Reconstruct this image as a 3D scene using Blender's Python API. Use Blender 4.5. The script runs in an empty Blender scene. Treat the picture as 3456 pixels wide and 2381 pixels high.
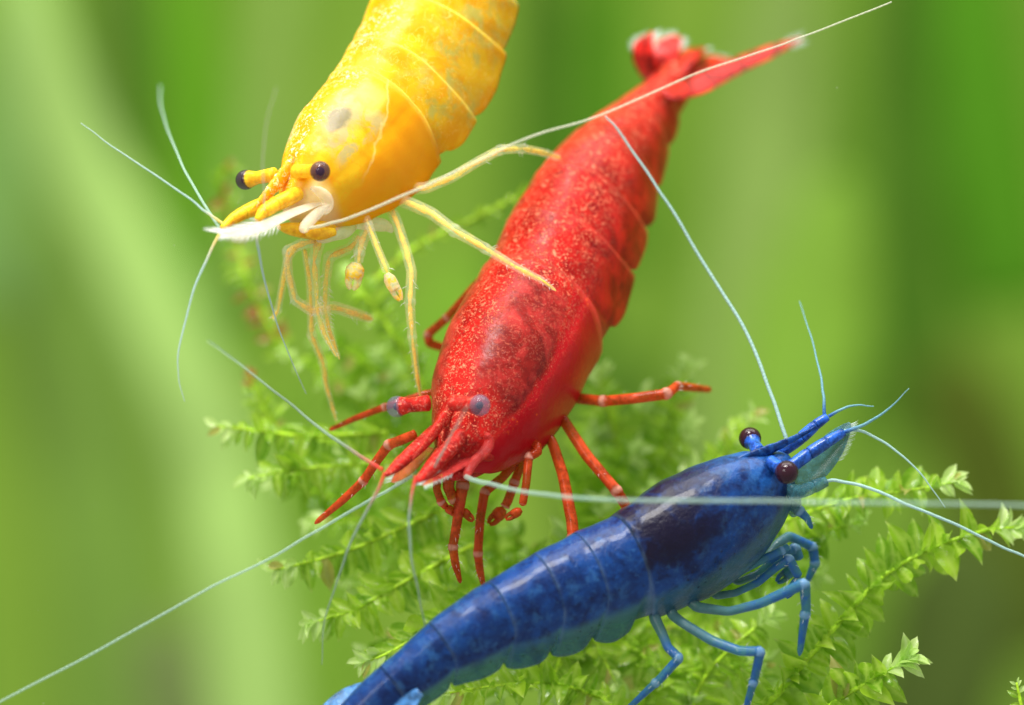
import bpy, math, random
import numpy as np
from mathutils import Vector, Matrix

random.seed(7)
rng = np.random.default_rng(11)
S = 0.001                      # everything below is written in millimetres; S turns it into metres
W_MM = 36.0                    # width of the field at the focus distance
DIST = 200.0                   # lens to focus plane, mm
PITCH = math.radians(20)
KPX = W_MM / 3456.0

sc = bpy.context.scene
col = sc.collection

# ------------------------------------------------------------------ camera
Rv = np.array([1.0, 0, 0])
Fv = np.array([0.0, math.cos(PITCH), -math.sin(PITCH)])
Uv = np.array([0.0, math.sin(PITCH), math.cos(PITCH)])
CAM = -Fv * DIST
cd = bpy.data.cameras.new('camera')
cam = bpy.data.objects.new('camera', cd)
col.objects.link(cam)
cam.location = Vector(CAM * S)
cam.rotation_euler = (math.pi / 2 - PITCH, 0, 0)
cd.sensor_width = 36
cd.lens = 200
cd.clip_start = 0.01
cd.clip_end = 20
cd.dof.use_dof = True
cd.dof.focus_distance = (DIST + 0.6) * S
cd.dof.aperture_fstop = 34.0
sc.camera = cam

# ------------------------------------------------------------------ world, lamps, exposure
world = bpy.data.worlds.new('World')
sc.world = world
world.use_nodes = True
wb = world.node_tree.nodes['Background']
wb.inputs[0].default_value = (1.0, 1.0, 0.93, 1)
wb.inputs[1].default_value = 0.68


def area_lamp(name, loc, target, size, size_y, power, colour):
    ld = bpy.data.lights.new(name, 'AREA')
    ld.shape = 'RECTANGLE'
    ld.size = size * S
    ld.size_y = size_y * S
    ld.energy = power
    ld.color = colour
    o = bpy.data.objects.new(name, ld)
    col.objects.link(o)
    o.location = Vector(loc) * S
    o.rotation_euler = (Vector(target) - Vector(loc)).to_track_quat('-Z', 'Y').to_euler()
    return o


area_lamp('overhead_lamp', (-35, -10, 230), (0, 0, 0), 80, 80, 1.05, (1.0, 0.97, 0.92))
area_lamp('overhead_lamp', (0, 190, 330), (0, 230, 0), 520, 260, 3.1, (1.0, 0.97, 0.92))  # second lamp, added over the far leaves to brighten the background
area_lamp('fill_lamp', (-100, -150, 130), (0, 0, 0), 60, 60, 0.20, (1.0, 0.98, 0.95))  # unseen lamp added in front as fill light

sc.view_settings.view_transform = 'Standard'
sc.view_settings.look = 'None'
sc.view_settings.exposure = -0.18
sc.view_settings.gamma = 1.0
sc.render.engine = 'CYCLES'
sc.cycles.use_denoising = True
sc.cycles.max_bounces = 12
sc.cycles.transparent_max_bounces = 16
sc.cycles.caustics_refractive = False
sc.cycles.caustics_reflective = False
sc.cycles.sample_clamp_indirect = 6

# ------------------------------------------------------------------ picture point -> place
ZM = {'A': (500, 0, .5640), 'B': (600, 500, .5952), 'C': (1200, 1150, .5640), 'D': (1350, 50, .7830),
      'E': (2000, 1250, .7085), 'F': (1000, 1700, .6474), 'G': (0, 0, 1.49159), 'I': (600, 1100, .5640),
      'J': (900, 1600, .6042), 'K': (1800, 1150, .40724), 'M': (2300, 1900, .49892), 'N': (600, 450, .5640)}


def px(z, x, y):
    a, b, k = ZM[z]
    return a + x * k, b + y * k


def ray(x, y):
    return Fv * DIST + Rv * (x - 1728) * KPX + Uv * (1190.5 - y) * KPX


def P(z, x, y, d):
    x, y = px(z, x, y)
    return CAM + ray(x, y) * (1 + d / DIST)


def depth(p):
    return float(np.dot(p - CAM, Fv)) - DIST


def on_plane(z, x, y, H, L, l):
    x, y = px(z, x, y)
    r = ray(x, y)
    k = np.dot(H + L * l - CAM, L) / np.dot(r, L)
    return CAM + r * k


def nrm(v):
    v = np.asarray(v, float)
    return v / (np.linalg.norm(v) + 1e-12)


def catmull(pts, n_per):
    p = np.asarray(pts, float)
    if len(p) == 2:
        t = np.linspace(0, 1, n_per + 1)[:, None]
        return p[0] * (1 - t) + p[1] * t
    q = np.vstack([2 * p[0] - p[1], p, 2 * p[-1] - p[-2]])
    out = []
    for i in range(1, len(q) - 2):
        for j in range(n_per):
            out.append(cr(q[i - 1], q[i], q[i + 1], q[i + 2], j / n_per))
    out.append(q[-2])
    return np.array(out)


def cr(a, b, c, d, t):
    return 0.5 * (2 * b + (c - a) * t + (2 * a - 5 * b + 4 * c - d) * t * t + (3 * b - a - 3 * c + d) * t ** 3)


def sample(arr, u):
    arr = np.asarray(arr, float)
    n = len(arr)
    u = min(max(u, 0.0), n - 1.0)
    i = min(int(u), n - 2)
    g = lambda k: arr[k] if 0 <= k < n else (2 * arr[0] - arr[1] if k < 0 else 2 * arr[-1] - arr[-2])
    return cr(g(i - 1), g(i), g(i + 1), g(i + 2), u - i)


def sstep(a, b, x):
    t = min(max((x - a) / (b - a), 0), 1)
    return t * t * (3 - 2 * t)


# ------------------------------------------------------------------ meshes
class MB:
    def __init__(self):
        self.v, self.f, self.a = [], [], {}

    def add(self, verts, faces, **attrs):
        o = len(self.v)
        self.v += [tuple(p) for p in verts]
        self.f += [tuple(i + o for i in f) for f in faces]
        for k in set(self.a) | set(attrs):
            lst = self.a.setdefault(k, [0.0] * o)
            val = attrs.get(k, 0.0)
            lst += list(val) if hasattr(val, '__len__') else [float(val)] * len(verts)

    def mesh(self, name, origin=(0, 0, 0)):
        me = bpy.data.meshes.new(name)
        o = np.asarray(origin, float)
        me.from_pydata([tuple((np.asarray(p) - o) * S) for p in self.v], [], self.f)
        for k, vals in self.a.items():
            at = me.attributes.new(k, 'FLOAT', 'POINT')
            at.data.foreach_set('value', np.asarray(vals, dtype=np.float32))
        me.polygons.foreach_set('use_smooth', [True] * len(me.polygons))
        me.update()
        return me

    def build(self, name, material, parent=None, origin=None):
        """Link as one mesh object; origin (mm) is the parent's base so that the child needs no offset."""
        if origin is None:
            origin = BASE.get(parent.name, (0, 0, 0)) if parent else (0, 0, 0)
        o = bpy.data.objects.new(name, self.mesh(name, origin))
        col.objects.link(o)
        o.data.materials.append(material)
        if parent:
            o.parent = parent
            BASE[o.name] = origin
        else:
            o.location = Vector(origin) * S
        return o


BASE = {}


def tag(o, label=None, cat=None, group=None, kind=None):
    for k, v in (('label', label), ('category', cat), ('group', group), ('kind', kind)):
        if v:
            o[k] = v
    return o


def thing(name, base, label, cat, group=None):
    o = bpy.data.objects.new(name, None)
    o.empty_display_size = 0.001
    col.objects.link(o)
    o.location = Vector(base) * S
    BASE[o.name] = np.asarray(base, float)
    return tag(o, label, cat, group)


def tube(mb, pts, rad, ns=12, flat=None, ratio=1.0, cap=True, extra=None):
    """Tapered tube through pts. flat: direction in which the section is squeezed by ratio."""
    pts = np.asarray(pts, float)
    n = len(pts)
    rad = np.asarray(rad, float) if hasattr(rad, '__len__') else np.full(n, rad)
    tan = np.gradient(pts, axis=0)
    tan = np.array([nrm(t) for t in tan])
    ref = flat if flat is not None else (np.array([0, 0, 1.0]) if abs(tan[0][2]) < .8 else np.array([1.0, 0, 0]))
    verts, faces, tt = [], [], []
    prev = None
    for i in range(n):
        if flat is not None or prev is None:
            a = ref - tan[i] * np.dot(ref, tan[i])
            if np.linalg.norm(a) < 1e-3:
                a = prev if prev is not None else np.cross(tan[i], Rv)
        else:
            a = prev - tan[i] * np.dot(prev, tan[i])
        a = nrm(a)
        prev = a
        b = np.cross(tan[i], a)
        for j in range(ns):
            th = 2 * math.pi * j / ns
            verts.append(pts[i] + a * math.cos(th) * rad[i] * ratio + b * math.sin(th) * rad[i])
            tt.append(i / (n - 1))
    for i in range(n - 1):
        for j in range(ns):
            k = (j + 1) % ns
            faces.append((i * ns + j, i * ns + k, (i + 1) * ns + k, (i + 1) * ns + j))
    if cap:
        faces.append(tuple(range(ns - 1, -1, -1)))
        faces.append(tuple((n - 1) * ns + j for j in range(ns)))
    at = {'t': tt}
    if extra:
        for k, vals in extra.items():
            at[k] = np.repeat(np.asarray(vals, float), ns).tolist()
    mb.add(verts, faces, **at)


def ball(mb, c, r, axis=(0, 0, 1), stretch=1.0, nu=24, nv=16):
    ax = nrm(axis)
    a = nrm(np.cross(ax, [0.3, 0.2, 0.9]) if abs(ax[2]) < .9 else np.cross(ax, [1, 0, 0]))
    b = np.cross(ax, a)
    v, f, t = [], [], []
    for i in range(nv + 1):
        ph = math.pi * i / nv
        for j in range(nu):
            th = 2 * math.pi * j / nu
            v.append(np.asarray(c) + r * (math.sin(ph) * (a * math.cos(th) + b * math.sin(th)) + ax * math.cos(ph) * stretch))
            t.append(i / nv)
    for i in range(nv):
        for j in range(nu):
            k = (j + 1) % nu
            if i == 0:
                f.append((j, nu + j, nu + k)) if False else f.append((i * nu + j, (i + 1) * nu + j, (i + 1) * nu + k))
            elif i == nv - 1:
                f.append((i * nu + j, (i + 1) * nu + j, i * nu + k))
            else:
                f.append((i * nu + j, (i + 1) * nu + j, (i + 1) * nu + k, i * nu + k))
    mb.add(v, f, t=t)


# ------------------------------------------------------------------ materials
class NT:
    def __init__(self, name):
        self.m = bpy.data.materials.new(name)
        self.m.use_nodes = True
        self.t = self.m.node_tree
        self.p = self.t.nodes['Principled BSDF']
        self.out = self.t.nodes['Material Output']
        self.p.inputs['IOR'].default_value = 1.22
        self.p.inputs['Coat IOR'].default_value = 1.30

    def n(self, typ, **kw):
        nd = self.t.nodes.new(typ)
        for k, v in kw.items():
            setattr(nd, k, v)
        return nd

    def l(self, a, b):
        self.t.links.new(a, b)

    def setp(self, **kw):
        for k, v in kw.items():
            self.p.inputs[k.replace('_', ' ')].default_value = v

    def attr(self, name):
        return self.n('ShaderNodeAttribute', attribute_name=name).outputs['Fac']

    def mm(self):
        tc = self.n('ShaderNodeTexCoord')
        mp = self.n('ShaderNodeMapping')
        mp.inputs['Scale'].default_value = (1 / S, 1 / S, 1 / S)
        self.l(tc.outputs['Object'], mp.inputs['Vector'])
        return mp.outputs['Vector']

    def noise(self, vec, scale, detail=3, rough=.55, dist=0.0):
        nd = self.n('ShaderNodeTexNoise')
        nd.inputs['Scale'].default_value = scale
        nd.inputs['Detail'].default_value = detail
        nd.inputs['Roughness'].default_value = rough
        nd.inputs['Distortion'].default_value = dist
        self.l(vec, nd.inputs['Vector'])
        return nd.outputs['Fac']

    def voro(self, vec, scale, feature='F1'):
        nd = self.n('ShaderNodeTexVoronoi', feature=feature)
        nd.inputs['Scale'].default_value = scale
        self.l(vec, nd.inputs['Vector'])
        return nd.outputs['Distance']

    def rng(self, val, a, b, lo=0.0, hi=1.0):
        nd = self.n('ShaderNodeMapRange', interpolation_type='SMOOTHSTEP')
        nd.inputs['From Min'].default_value = a
        nd.inputs['From Max'].default_value = b
        nd.inputs['To Min'].default_value = lo
        nd.inputs['To Max'].default_value = hi
        self.l(val, nd.inputs['Value'])
        return nd.outputs['Result']

    def math(self, op, a, b=None, c=None):
        nd = self.n('ShaderNodeMath', operation=op)
        nd.use_clamp = False
        for i, x in enumerate((a, b, c)):
            if x is None:
                continue
            if isinstance(x, (int, float)):
                nd.inputs[i].default_value = x
            else:
                self.l(x, nd.inputs[i])
        return nd.outputs[0]

    def mul(self, *xs):
        r = xs[0]
        for x in xs[1:]:
            r = self.math('MULTIPLY', r, x)
        return r

    def mix(self, fac, a, b):
        nd = self.n('ShaderNodeMix', data_type='RGBA')
        if isinstance(fac, (int, float)):
            nd.inputs[0].default_value = fac
        else:
            self.l(fac, nd.inputs[0])
        for i, x in ((6, a), (7, b)):
            if isinstance(x, tuple):
                nd.inputs[i].default_value = (*x, 1)
            else:
                self.l(x, nd.inputs[i])
        return nd.outputs[2]

    def colour(self, c):
        if isinstance(c, tuple):
            self.p.inputs['Base Color'].default_value = (*c, 1)
        else:
            self.l(c, self.p.inputs['Base Color'])

    def bump(self, h, strength, dist):
        b = self.n('ShaderNodeBump')
        b.inputs['Strength'].default_value = strength
        b.inputs['Distance'].default_value = dist * S
        self.l(h, b.inputs['Height'])
        self.l(b.outputs[0], self.p.inputs['Normal'])

    def sss(self, w, radius, scale):
        self.p.inputs['Subsurface Weight'].default_value = w
        self.p.inputs['Subsurface Radius'].default_value = radius
        self.p.inputs['Subsurface Scale'].default_value = scale * S

    def clear(self, fac, ior=1.0, tint=(1, 1, 1)):
        """Mix the surface with clear, non-refracting tissue (animals full of water in water)."""
        tr = self.n('ShaderNodeBsdfTransparent')
        tr.inputs[0].default_value = (*tint, 1)
        mx = self.n('ShaderNodeMixShader')
        if isinstance(fac, (int, float)):
            mx.inputs[0].default_value = fac
        else:
            self.l(fac, mx.inputs[0])
        self.l(self.p.outputs[0], mx.inputs[1])
        self.l(tr.outputs[0], mx.inputs[2])
        self.l(mx.outputs[0], self.out.inputs['Surface'])
        return mx

    def translucent(self, colour, w):
        tl = self.n('ShaderNodeBsdfTranslucent')
        if isinstance(colour, tuple):
            tl.inputs[0].default_value = (*colour, 1)
        else:
            self.l(colour, tl.inputs[0])
        mx = self.n('ShaderNodeMixShader')
        mx.inputs[0].default_value = w
        self.l(self.p.outputs[0], mx.inputs[1])
        self.l(tl.outputs[0], mx.inputs[2])
        self.l(mx.outputs[0], self.out.inputs['Surface'])


def red_body():
    m = NT('red_shell')
    c = m.mm()
    s, v, car, edge = m.attr('s'), m.attr('v'), m.attr('car'), m.attr('edge')
    mott = m.noise(c, .75, 4, .6, .6)
    base = m.mix(m.rng(mott, .36, .66), (.30, .006, .005), (.56, .014, .011))
    dk = m.rng(m.noise(c, 2.6, 4, .6, .5), .54, .68)
    base = m.mix(m.mul(dk, .55), base, (.13, .003, .007))
    cover = m.math('ADD', m.math('SUBTRACT', v, m.math('ADD', m.mul(s, .22), .375)), m.mul(m.math('SUBTRACT', m.noise(c, .7, 2), .5), .10))
    # clear window of the carapace with dark organs below
    win = m.mul(car, m.rng(cover, .0, -.03), m.rng(v, .06, .14), m.rng(s, .03, .10), m.rng(s, .52, .42))
    organs = m.mix(m.rng(m.noise(c, .9, 4, .6, 1.2), .40, .62), (.075, .010, .008), (.36, .032, .028))
    base = m.mix(m.mul(win, .62), base, organs)
    flank = m.mul(car, m.rng(cover, -.005, .015))
    base = m.mix(m.mul(flank, .85), base, (.50, .006, .012))
    # light speckles of the back, their glints painted in as colour
    clump = m.rng(m.noise(c, .9, 3, .6), .26, .50)
    spk = m.rng(m.noise(c, 6.0, 4, .75, .6), .54, .62)
    spk2 = m.rng(m.noise(c, 13, 2, .6), .58, .66)
    dors = m.mul(m.rng(v, .56, .26), m.math('SUBTRACT', 1.0, m.mul(win, .8)))
    g = m.mul(m.math('MAXIMUM', m.mul(spk, .8), spk2), dors, clump)
    base = m.mix(m.mul(g, .95), base, (1.0, .27, .15))
    orange = m.mul(car, m.rng(m.noise(c, 6, 3, .7), .60, .68), m.rng(m.noise(c, .7, 2), .56, .66), m.rng(v, .36, .46))
    base = m.mix(m.mul(orange, .8), base, (.85, .10, .008))
    base = m.mix(m.mul(edge, .16), base, (.75, .15, .14))
    m.colour(base)
    rough = m.math('ADD', m.mul(g, .06), .29)
    m.l(rough, m.p.inputs['Roughness'])
    m.sss(.06, (1.0, .10, .06), .3)
    m.setp(Coat_Weight=.05, Coat_Roughness=.2)
    m.bump(m.math('ADD', m.mul(g, 1.0), m.mul(m.noise(c, 4, 3), .5)), .9, .05)
    return m.m


def blue_body():
    m = NT('blue_shell')
    c = m.mm()
    s, v, car, edge = m.attr('s'), m.attr('v'), m.attr('car'), m.attr('edge')
    abd = m.math('SUBTRACT', 1.0, car)
    n1 = m.noise(c, .45, 4, .6, .6)
    n2 = m.noise(c, 2.2, 4, .6, .5)
    mix = m.math('ADD', m.mul(n1, .6), m.mul(n2, .4))
    base = m.mix(m.rng(mix, .36, .64), (.003, .012, .070), (.006, .046, .200))
    base = m.mix(m.mul(m.rng(m.noise(c, 1.5, 3, .6, .4), .52, .66), .7), base, (.002, .008, .050))
    base = m.mix(m.mul(m.rng(m.noise(c, 1.8, 4, .65, .4), .53, .67), .5), base, (.025, .10, .26))
    base = m.mix(m.mul(m.rng(m.noise(c, 6, 3, .65, .4), .60, .70), .35), base, (.04, .14, .34))
    # nearly black back of the carapace
    blk = m.mul(car, m.rng(s, .62, .22), m.rng(v, .58, .34), m.rng(mix, .68, .44))
    base = m.mix(m.mul(blk, .95), base, (.006, .004, .016))
    front = m.mul(car, m.rng(s, .40, .70), m.rng(v, .60, .2), m.rng(n2, .35, .6))
    base = m.mix(m.mul(front, .55), base, (.02, .12, .40))
    # thin teal pleura and lower carapace
    low = m.mul(m.rng(v, .57, .66), m.math('SUBTRACT', 1.0, m.mul(car, .45)), m.rng(m.noise(c, 1.2, 3), .30, .50, .5, 1))
    base = m.mix(m.mul(low, .88), base, (.045, .140, .150))
    dots = m.mul(m.rng(m.voro(c, 2.6), .17, .10), m.rng(v, .36, .50), m.rng(m.noise(c, .8, 2), .40, .52))
    base = m.mix(m.mul(dots, .8), base, (.003, .005, .022))
    base = m.mix(m.mul(edge, m.rng(m.noise(c, 1.4, 3), .34, .68, .12, .55)), base, (.10, .17, .28))
    m.colour(base)
    m.setp(Roughness=.32, Coat_Weight=.30, Coat_Roughness=.10)
    m.sss(.10, (.1, .3, 1.0), .3)
    m.bump(m.math('ADD', m.mul(n2, .8), m.math('ADD', m.mul(m.noise(c, 6, 3), .35), m.mul(m.noise(c, 15, 2), .22))), .8, .09)
    m.clear(m.mul(abd, m.rng(v, .60, .72), .38), tint=(.55, .85, .80))
    return m.m


def yellow_body():
    m = NT('yellow_shell')
    c = m.mm()
    s, v, car, edge = m.attr('s'), m.attr('v'), m.attr('car'), m.attr('edge')
    n1 = m.noise(c, .7, 4, .6, .5)
    base = m.mix(m.rng(n1, .36, .64), (.76, .34, .003), (.80, .48, .012))
    base = m.mix(m.mul(m.rng(m.noise(c, 3.2, 4, .65, .6), .54, .70), .5), base, (.88, .33, .003))
    abd = m.math('SUBTRACT', 1.0, car)
    # grey-green clear patches of the belly side
    patch = m.mul(abd, m.rng(v, .24, .42), m.rng(m.noise(c, .9, 4, .65, .6), .46, .64))
    base = m.mix(m.mul(patch, .75), base, (.46, .46, .10))
    vein = m.mul(abd, m.rng(m.noise(c, 1.6, 2, .5, 1.5), .485, .5), m.rng(m.noise(c, 1.6, 2, .5, 1.5), .515, .5))
    base = m.mix(m.mul(vein, .5), base, (.92, .74, .22))
    cover = m.math('ADD', m.math('SUBTRACT', v, m.math('ADD', m.mul(s, .58), .27)), m.mul(m.math('SUBTRACT', m.noise(c, .8, 3), .5), .16))
    # head window: greyish clear area behind the eye, with organs
    win = m.mul(car, m.rng(s, .16, .24), m.rng(s, .56, .48), m.rng(v, .07, .13), m.rng(v, .44, .38))
    gn = m.rng(m.noise(c, 1.6, 4, .6, .9), .38, .58)
    base = m.mix(m.mul(win, .80, gn), base, (.42, .38, .17))
    pale = m.mul(car, m.rng(s, .04, .12), m.rng(s, .30, .20), m.rng(v, .14, .20), m.rng(v, .36, .30))
    base = m.mix(m.mul(pale, .7), base, (.92, .74, .16))
    ds = m.math('MULTIPLY', m.math('SUBTRACT', s, .35), 17.0)
    dv = m.math('MULTIPLY', m.math('SUBTRACT', v, .195), 19.0)
    dd = m.math('ADD', m.math('SQRT', m.math('ADD', m.mul(ds, ds), m.mul(dv, dv))), m.mul(m.math('SUBTRACT', m.noise(c, 2.6, 4), .5), 1.3))
    side = m.n('ShaderNodeAttribute', attribute_name='near').outputs['Fac']
    spot = m.mul(car, m.rng(dd, 1.5, .8), side)
    base = m.mix(m.mul(spot, .95), base, (.030, .026, .045))
    haze = m.mul(car, m.rng(dd, 3.4, 1.2), side)
    base = m.mix(m.mul(haze, .45), base, (.48, .42, .20))
    # pale tissue in front of the gill cover
    face = m.mul(car, m.rng(s, .60, .70), m.rng(v, .28, .40))
    base = m.mix(m.mul(face, .8), base, (.86, .70, .36))
    # orange ridge and gill cover
    ridge = m.rng(v, .13, .03)
    base = m.mix(m.mul(ridge, .75), base, (.88, .27, .002))
    flank = m.mul(car, m.rng(cover, -.02, .03), m.rng(s, .66, .52))
    base = m.mix(m.mul(flank, .75), base, (.84, .33, .002))
    line = m.mul(car, m.rng(cover, -.022, -.008), m.rng(cover, .006, -.006), m.rng(s, .5, .35))
    base = m.mix(m.mul(line, .4), base, (.92, .72, .25))
    g = m.mul(m.rng(m.noise(c, 6.5, 3, .7, .8), .52, .62), m.rng(v, .22, .05), m.rng(m.noise(c, .8, 2), .34, .50))
    base = m.mix(m.mul(g, .85), base, (1.0, .84, .50))  # glitter highlights of the ridge, painted as pale colour
    base = m.mix(m.mul(edge, .22), base, (.92, .72, .25))
    m.colour(base)
    m.setp(Roughness=.36, Coat_Weight=.12, Coat_Roughness=.2)
    m.sss(.55, (1.0, .60, .05), .9)
    m.bump(m.math('ADD', g, m.mul(m.noise(c, 3, 4), .8)), .6, .05)
    m.clear(m.math('ADD', m.mul(m.rng(v, .50, .80), .30), .07), tint=(1, .92, .45))
    return m.m


def limb(name, colour, dark, clear, joint, coverage=.5, ncale=3.0, solid=.1, tint=(1, 1, 1), root=None, soft=.25):
    m = NT(name)
    c = m.mm()
    n1 = m.noise(c, ncale, 3, .6, .4)
    n2 = m.noise(c, ncale * 3.5, 2, .6)
    f = m.rng(m.math('ADD', m.mul(n1, .7), m.mul(n2, .3)), coverage - .10, coverage + .10)
    base = m.mix(f, dark, colour)
    if root:
        base = m.mix(m.rng(m.attr('t'), .50, .22), base, root)
    j = m.attr('joint')
    base = m.mix(m.mul(m.rng(j, .5, 1.0), .6), base, joint)
    m.colour(base)
    m.setp(Roughness=.25, Coat_Weight=.3, Coat_Roughness=.1)
    m.sss(soft, (1, .6, .4), .15)
    m.bump(n2, .25, .03)
    m.clear(m.math('ADD', m.mul(m.math('SUBTRACT', 1.0, f), clear), solid), tint=tint)
    return m.m


def plain(name, colour, rough=.3, clear=0.0, sss=.0, bump=0.0, var=.0, coat=.0, tint=(1, 1, 1)):
    m = NT(name)
    c = m.mm()
    if var:
        base = m.mix(m.rng(m.noise(c, 3.0, 4, .6), .35, .65), tuple(x * (1 - var) for x in colour), tuple(min(1, x * (1 + var)) for x in colour))
        m.colour(base)
    else:
        m.colour(colour)
    m.setp(Roughness=rough, Coat_Weight=coat, Coat_Roughness=.08)
    if sss:
        m.sss(sss, (1, .7, .5), .3)
    if bump:
        m.bump(m.noise(c, 8, 3), bump, .03)
    if clear:
        m.clear(clear, tint=tint)
    return m.m


def feeler(name, colour, clear, base_colour=None):
    """Ringed antenna: fine rings along t, pigment near its root."""
    m = NT(name)
    t = m.attr('t')
    r = m.math('SINE', m.mul(t, 900.0))
    col_ = m.mix(m.rng(r, -.4, .8), tuple(x * .86 for x in colour), colour)
    if base_colour:
        col_ = m.mix(m.rng(t, .0, .30), base_colour, col_)
    m.colour(col_)
    m.setp(Roughness=.35)
    m.sss(.5, (1, 1, 1), .15)
    m.clear(clear)
    return m.m


M = {}
M['red'] = red_body()
M['blue'] = blue_body()
M['yellow'] = yellow_body()
M['red_leg'] = limb('red_leg', (.58, .065, .014), (.38, .045, .012), .30, (.78, .48, .38), .50, 1.6, .24, (1, .55, .35))
M['blue_leg'] = limb('blue_leg', (.018, .095, .30), (.05, .18, .26), .22, (.20, .36, .56), .50, 1.6, .12, (.6, .85, .95), (.075, .17, .19))
M['yellow_leg'] = limb('yellow_leg', (.98, .60, .008), (.98, .78, .12), .60, (.92, .90, .74), .52, 2.2, .18, (1, .98, .8), soft=0)
M['cuticle'] = limb('cuticle', (.90, .80, .36), (.88, .90, .74), .12, (.97, .97, .92), .52, 2.4, .78, (1, 1, .97), soft=0)
M['pale_claw'] = limb('pale_claw', (.92, .52, .02), (.90, .86, .60), .45, (.9, .9, .8), .50, 2.6, .25, soft=0)
M['clear_leg'] = limb('clear_leg', (.90, .80, .45), (.88, .90, .80), .15, (.92, .92, .90), .5, 2.0, .74, soft=0)
M['eye_dark'] = plain('eye_dark', (.045, .020, .046), .12, .30, coat=.7)
M['eye_brown'] = plain('eye_brown', (.030, .008, .016), .12, .12, coat=.6)
M['eye_grey'] = plain('eye_grey', (.17, .16, .24), .14, .60, coat=.8)
M['pupil'] = plain('pupil', (.004, .003, .006), .3)
def red_flesh():
    m = NT('red_flesh')
    c = m.mm()
    base = m.mix(m.rng(m.noise(c, 2.0, 3, .6), .36, .64), (.30, .008, .008), (.56, .022, .016))
    g = m.mul(m.rng(m.noise(c, 7.0, 3, .7, .5), .52, .64), m.rng(m.noise(c, 1.2, 2), .36, .55))
    base = m.mix(m.mul(g, .7), base, (1.0, .24, .17))  # pinkish speckles with glittering highlights put into the colour
    m.colour(base)
    m.setp(Roughness=.28)
    m.sss(.2, (1, .15, .1), .25)
    m.bump(m.math('ADD', g, m.noise(c, 4, 3)), .8, .05)
    return m.m


M['red_flesh'] = red_flesh()
M['blue_flesh'] = plain('blue_flesh', (.014, .075, .36), .22, 0, .15, .6, .55, .5)
M['yellow_flesh'] = plain('yellow_flesh', (.95, .50, .02), .26, .12, .6, .6, .22, .3)
M['white_flesh'] = plain('white_flesh', (.90, .84, .64), .28, .66, .2, .4, .08, .3)
M['pink_flesh'] = plain('pink_flesh', (.55, .05, .045), .26, .62, .4, .4, .2, .3)
M['teal_flesh'] = plain('teal_flesh', (.045, .16, .21), .28, .42, .2, .4, .3, .3)
M['setae_white'] = plain('setae_white', (.92, .92, .90), .45, .55)
M['feeler_yellow'] = feeler('feeler_yellow', (.46, .64, .62), .45, (.85, .62, .16))
M['feeler_long'] = feeler('feeler_long', (.62, .64, .48), .50)
M['feeler_pale'] = feeler('feeler_pale', (.36, .52, .44), .58)
M['feeler_red'] = feeler('feeler_red', (.24, .34, .26), .50, (.66, .05, .04))
M['feeler_blue'] = feeler('feeler_blue', (.16, .34, .42), .20, (.02, .09, .36))
M['feeler_teal'] = feeler('feeler_teal', (.34, .52, .50), .22)
M['uropod_red'] = plain('uropod_red', (.46, .016, .013), .3, .22, .1, .8, .75, .2, tint=(1, .4, .35))
M['uropod_blue'] = plain('uropod_blue', (.05, .17, .40), .26, .30, .2, .4, .5, .4)
M['fringe'] = plain('fringe', (.72, .82, .78), .4, .55)


def leaf_mat(name, a, b, tip):
    m = NT(name)
    oi = m.n('ShaderNodeObjectInfo').outputs['Random']
    c = m.mm()
    n1 = m.noise(c, 3.0, 3, .6)
    col_ = m.mix(oi, a, b)
    col_ = m.mix(m.mul(m.rng(n1, .45, .7), .35), col_, tip)
    t = m.attr('t')
    rib = m.attr('rib')
    col_ = m.mix(m.mul(rib, .45), col_, tip)
    col_ = m.mix(m.mul(m.rng(t, .82, 1.0), .35), col_, (.62, .66, .30))
    m.colour(col_)
    m.setp(Roughness=.22, Coat_Weight=.5, Coat_Roughness=.10, Coat_IOR=1.4)
    m.bump(m.noise(c, 9, 2), .30, .03)
    m.translucent(col_, .50)
    tr = m.n('ShaderNodeBsdfTransparent')
    tr.inputs[0].default_value = (.75, .95, .45, 1)
    mx = m.n('ShaderNodeMixShader')
    mx.inputs[0].default_value = .20
    prev = m.out.inputs['Surface'].links[0].from_socket
    m.l(prev, mx.inputs[1])
    m.l(tr.outputs[0], mx.inputs[2])
    m.l(mx.outputs[0], m.out.inputs['Surface'])
    return m.m


M['leaf'] = leaf_mat('moss_leaf', (.13, .30, .010), (.34, .54, .030), (.54, .70, .14))
M['leaf_deep'] = leaf_mat('moss_leaf_deep', (.075, .21, .006), (.22, .42, .012), (.36, .54, .05))
M['leaf_tip'] = leaf_mat('moss_leaf_tip', (.38, .58, .12), (.55, .72, .25), (.70, .82, .45))
M['leaf_brown'] = leaf_mat('moss_leaf_brown', (.34, .10, .035), (.42, .16, .06), (.5, .3, .12))
M['leaf_old'] = leaf_mat('moss_leaf_old', (.34, .34, .06), (.46, .36, .12), (.55, .50, .22))
M['stem'] = plain('moss_stem', (.30, .50, .025), .4, 0, .2, .6, .35)


# ------------------------------------------------------------------ the far planting of the tank
def back_mat(name, col_a, col_b, scale=.02, tl=.35):
    m = NT(name)
    c = m.mm()
    base = m.mix(m.rng(m.noise(c, scale, 3, .5, .3), .35, .65), col_a, col_b)
    m.colour(base)
    m.setp(Roughness=.6)
    if tl:
        m.translucent(base, tl)
    return m.m


bk = MB()
Z0, Z1_ = -420, 330
bk.add([(-700, 330, Z0), (700, 330, Z0), (700, 330, Z1_), (-700, 330, Z1_)], [(0, 1, 2, 3)])
bo = bk.build('background', back_mat('far_planting', (.14, .28, .025), (.24, .40, .045), .016, 0))
tag(bo, kind='structure')


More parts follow.
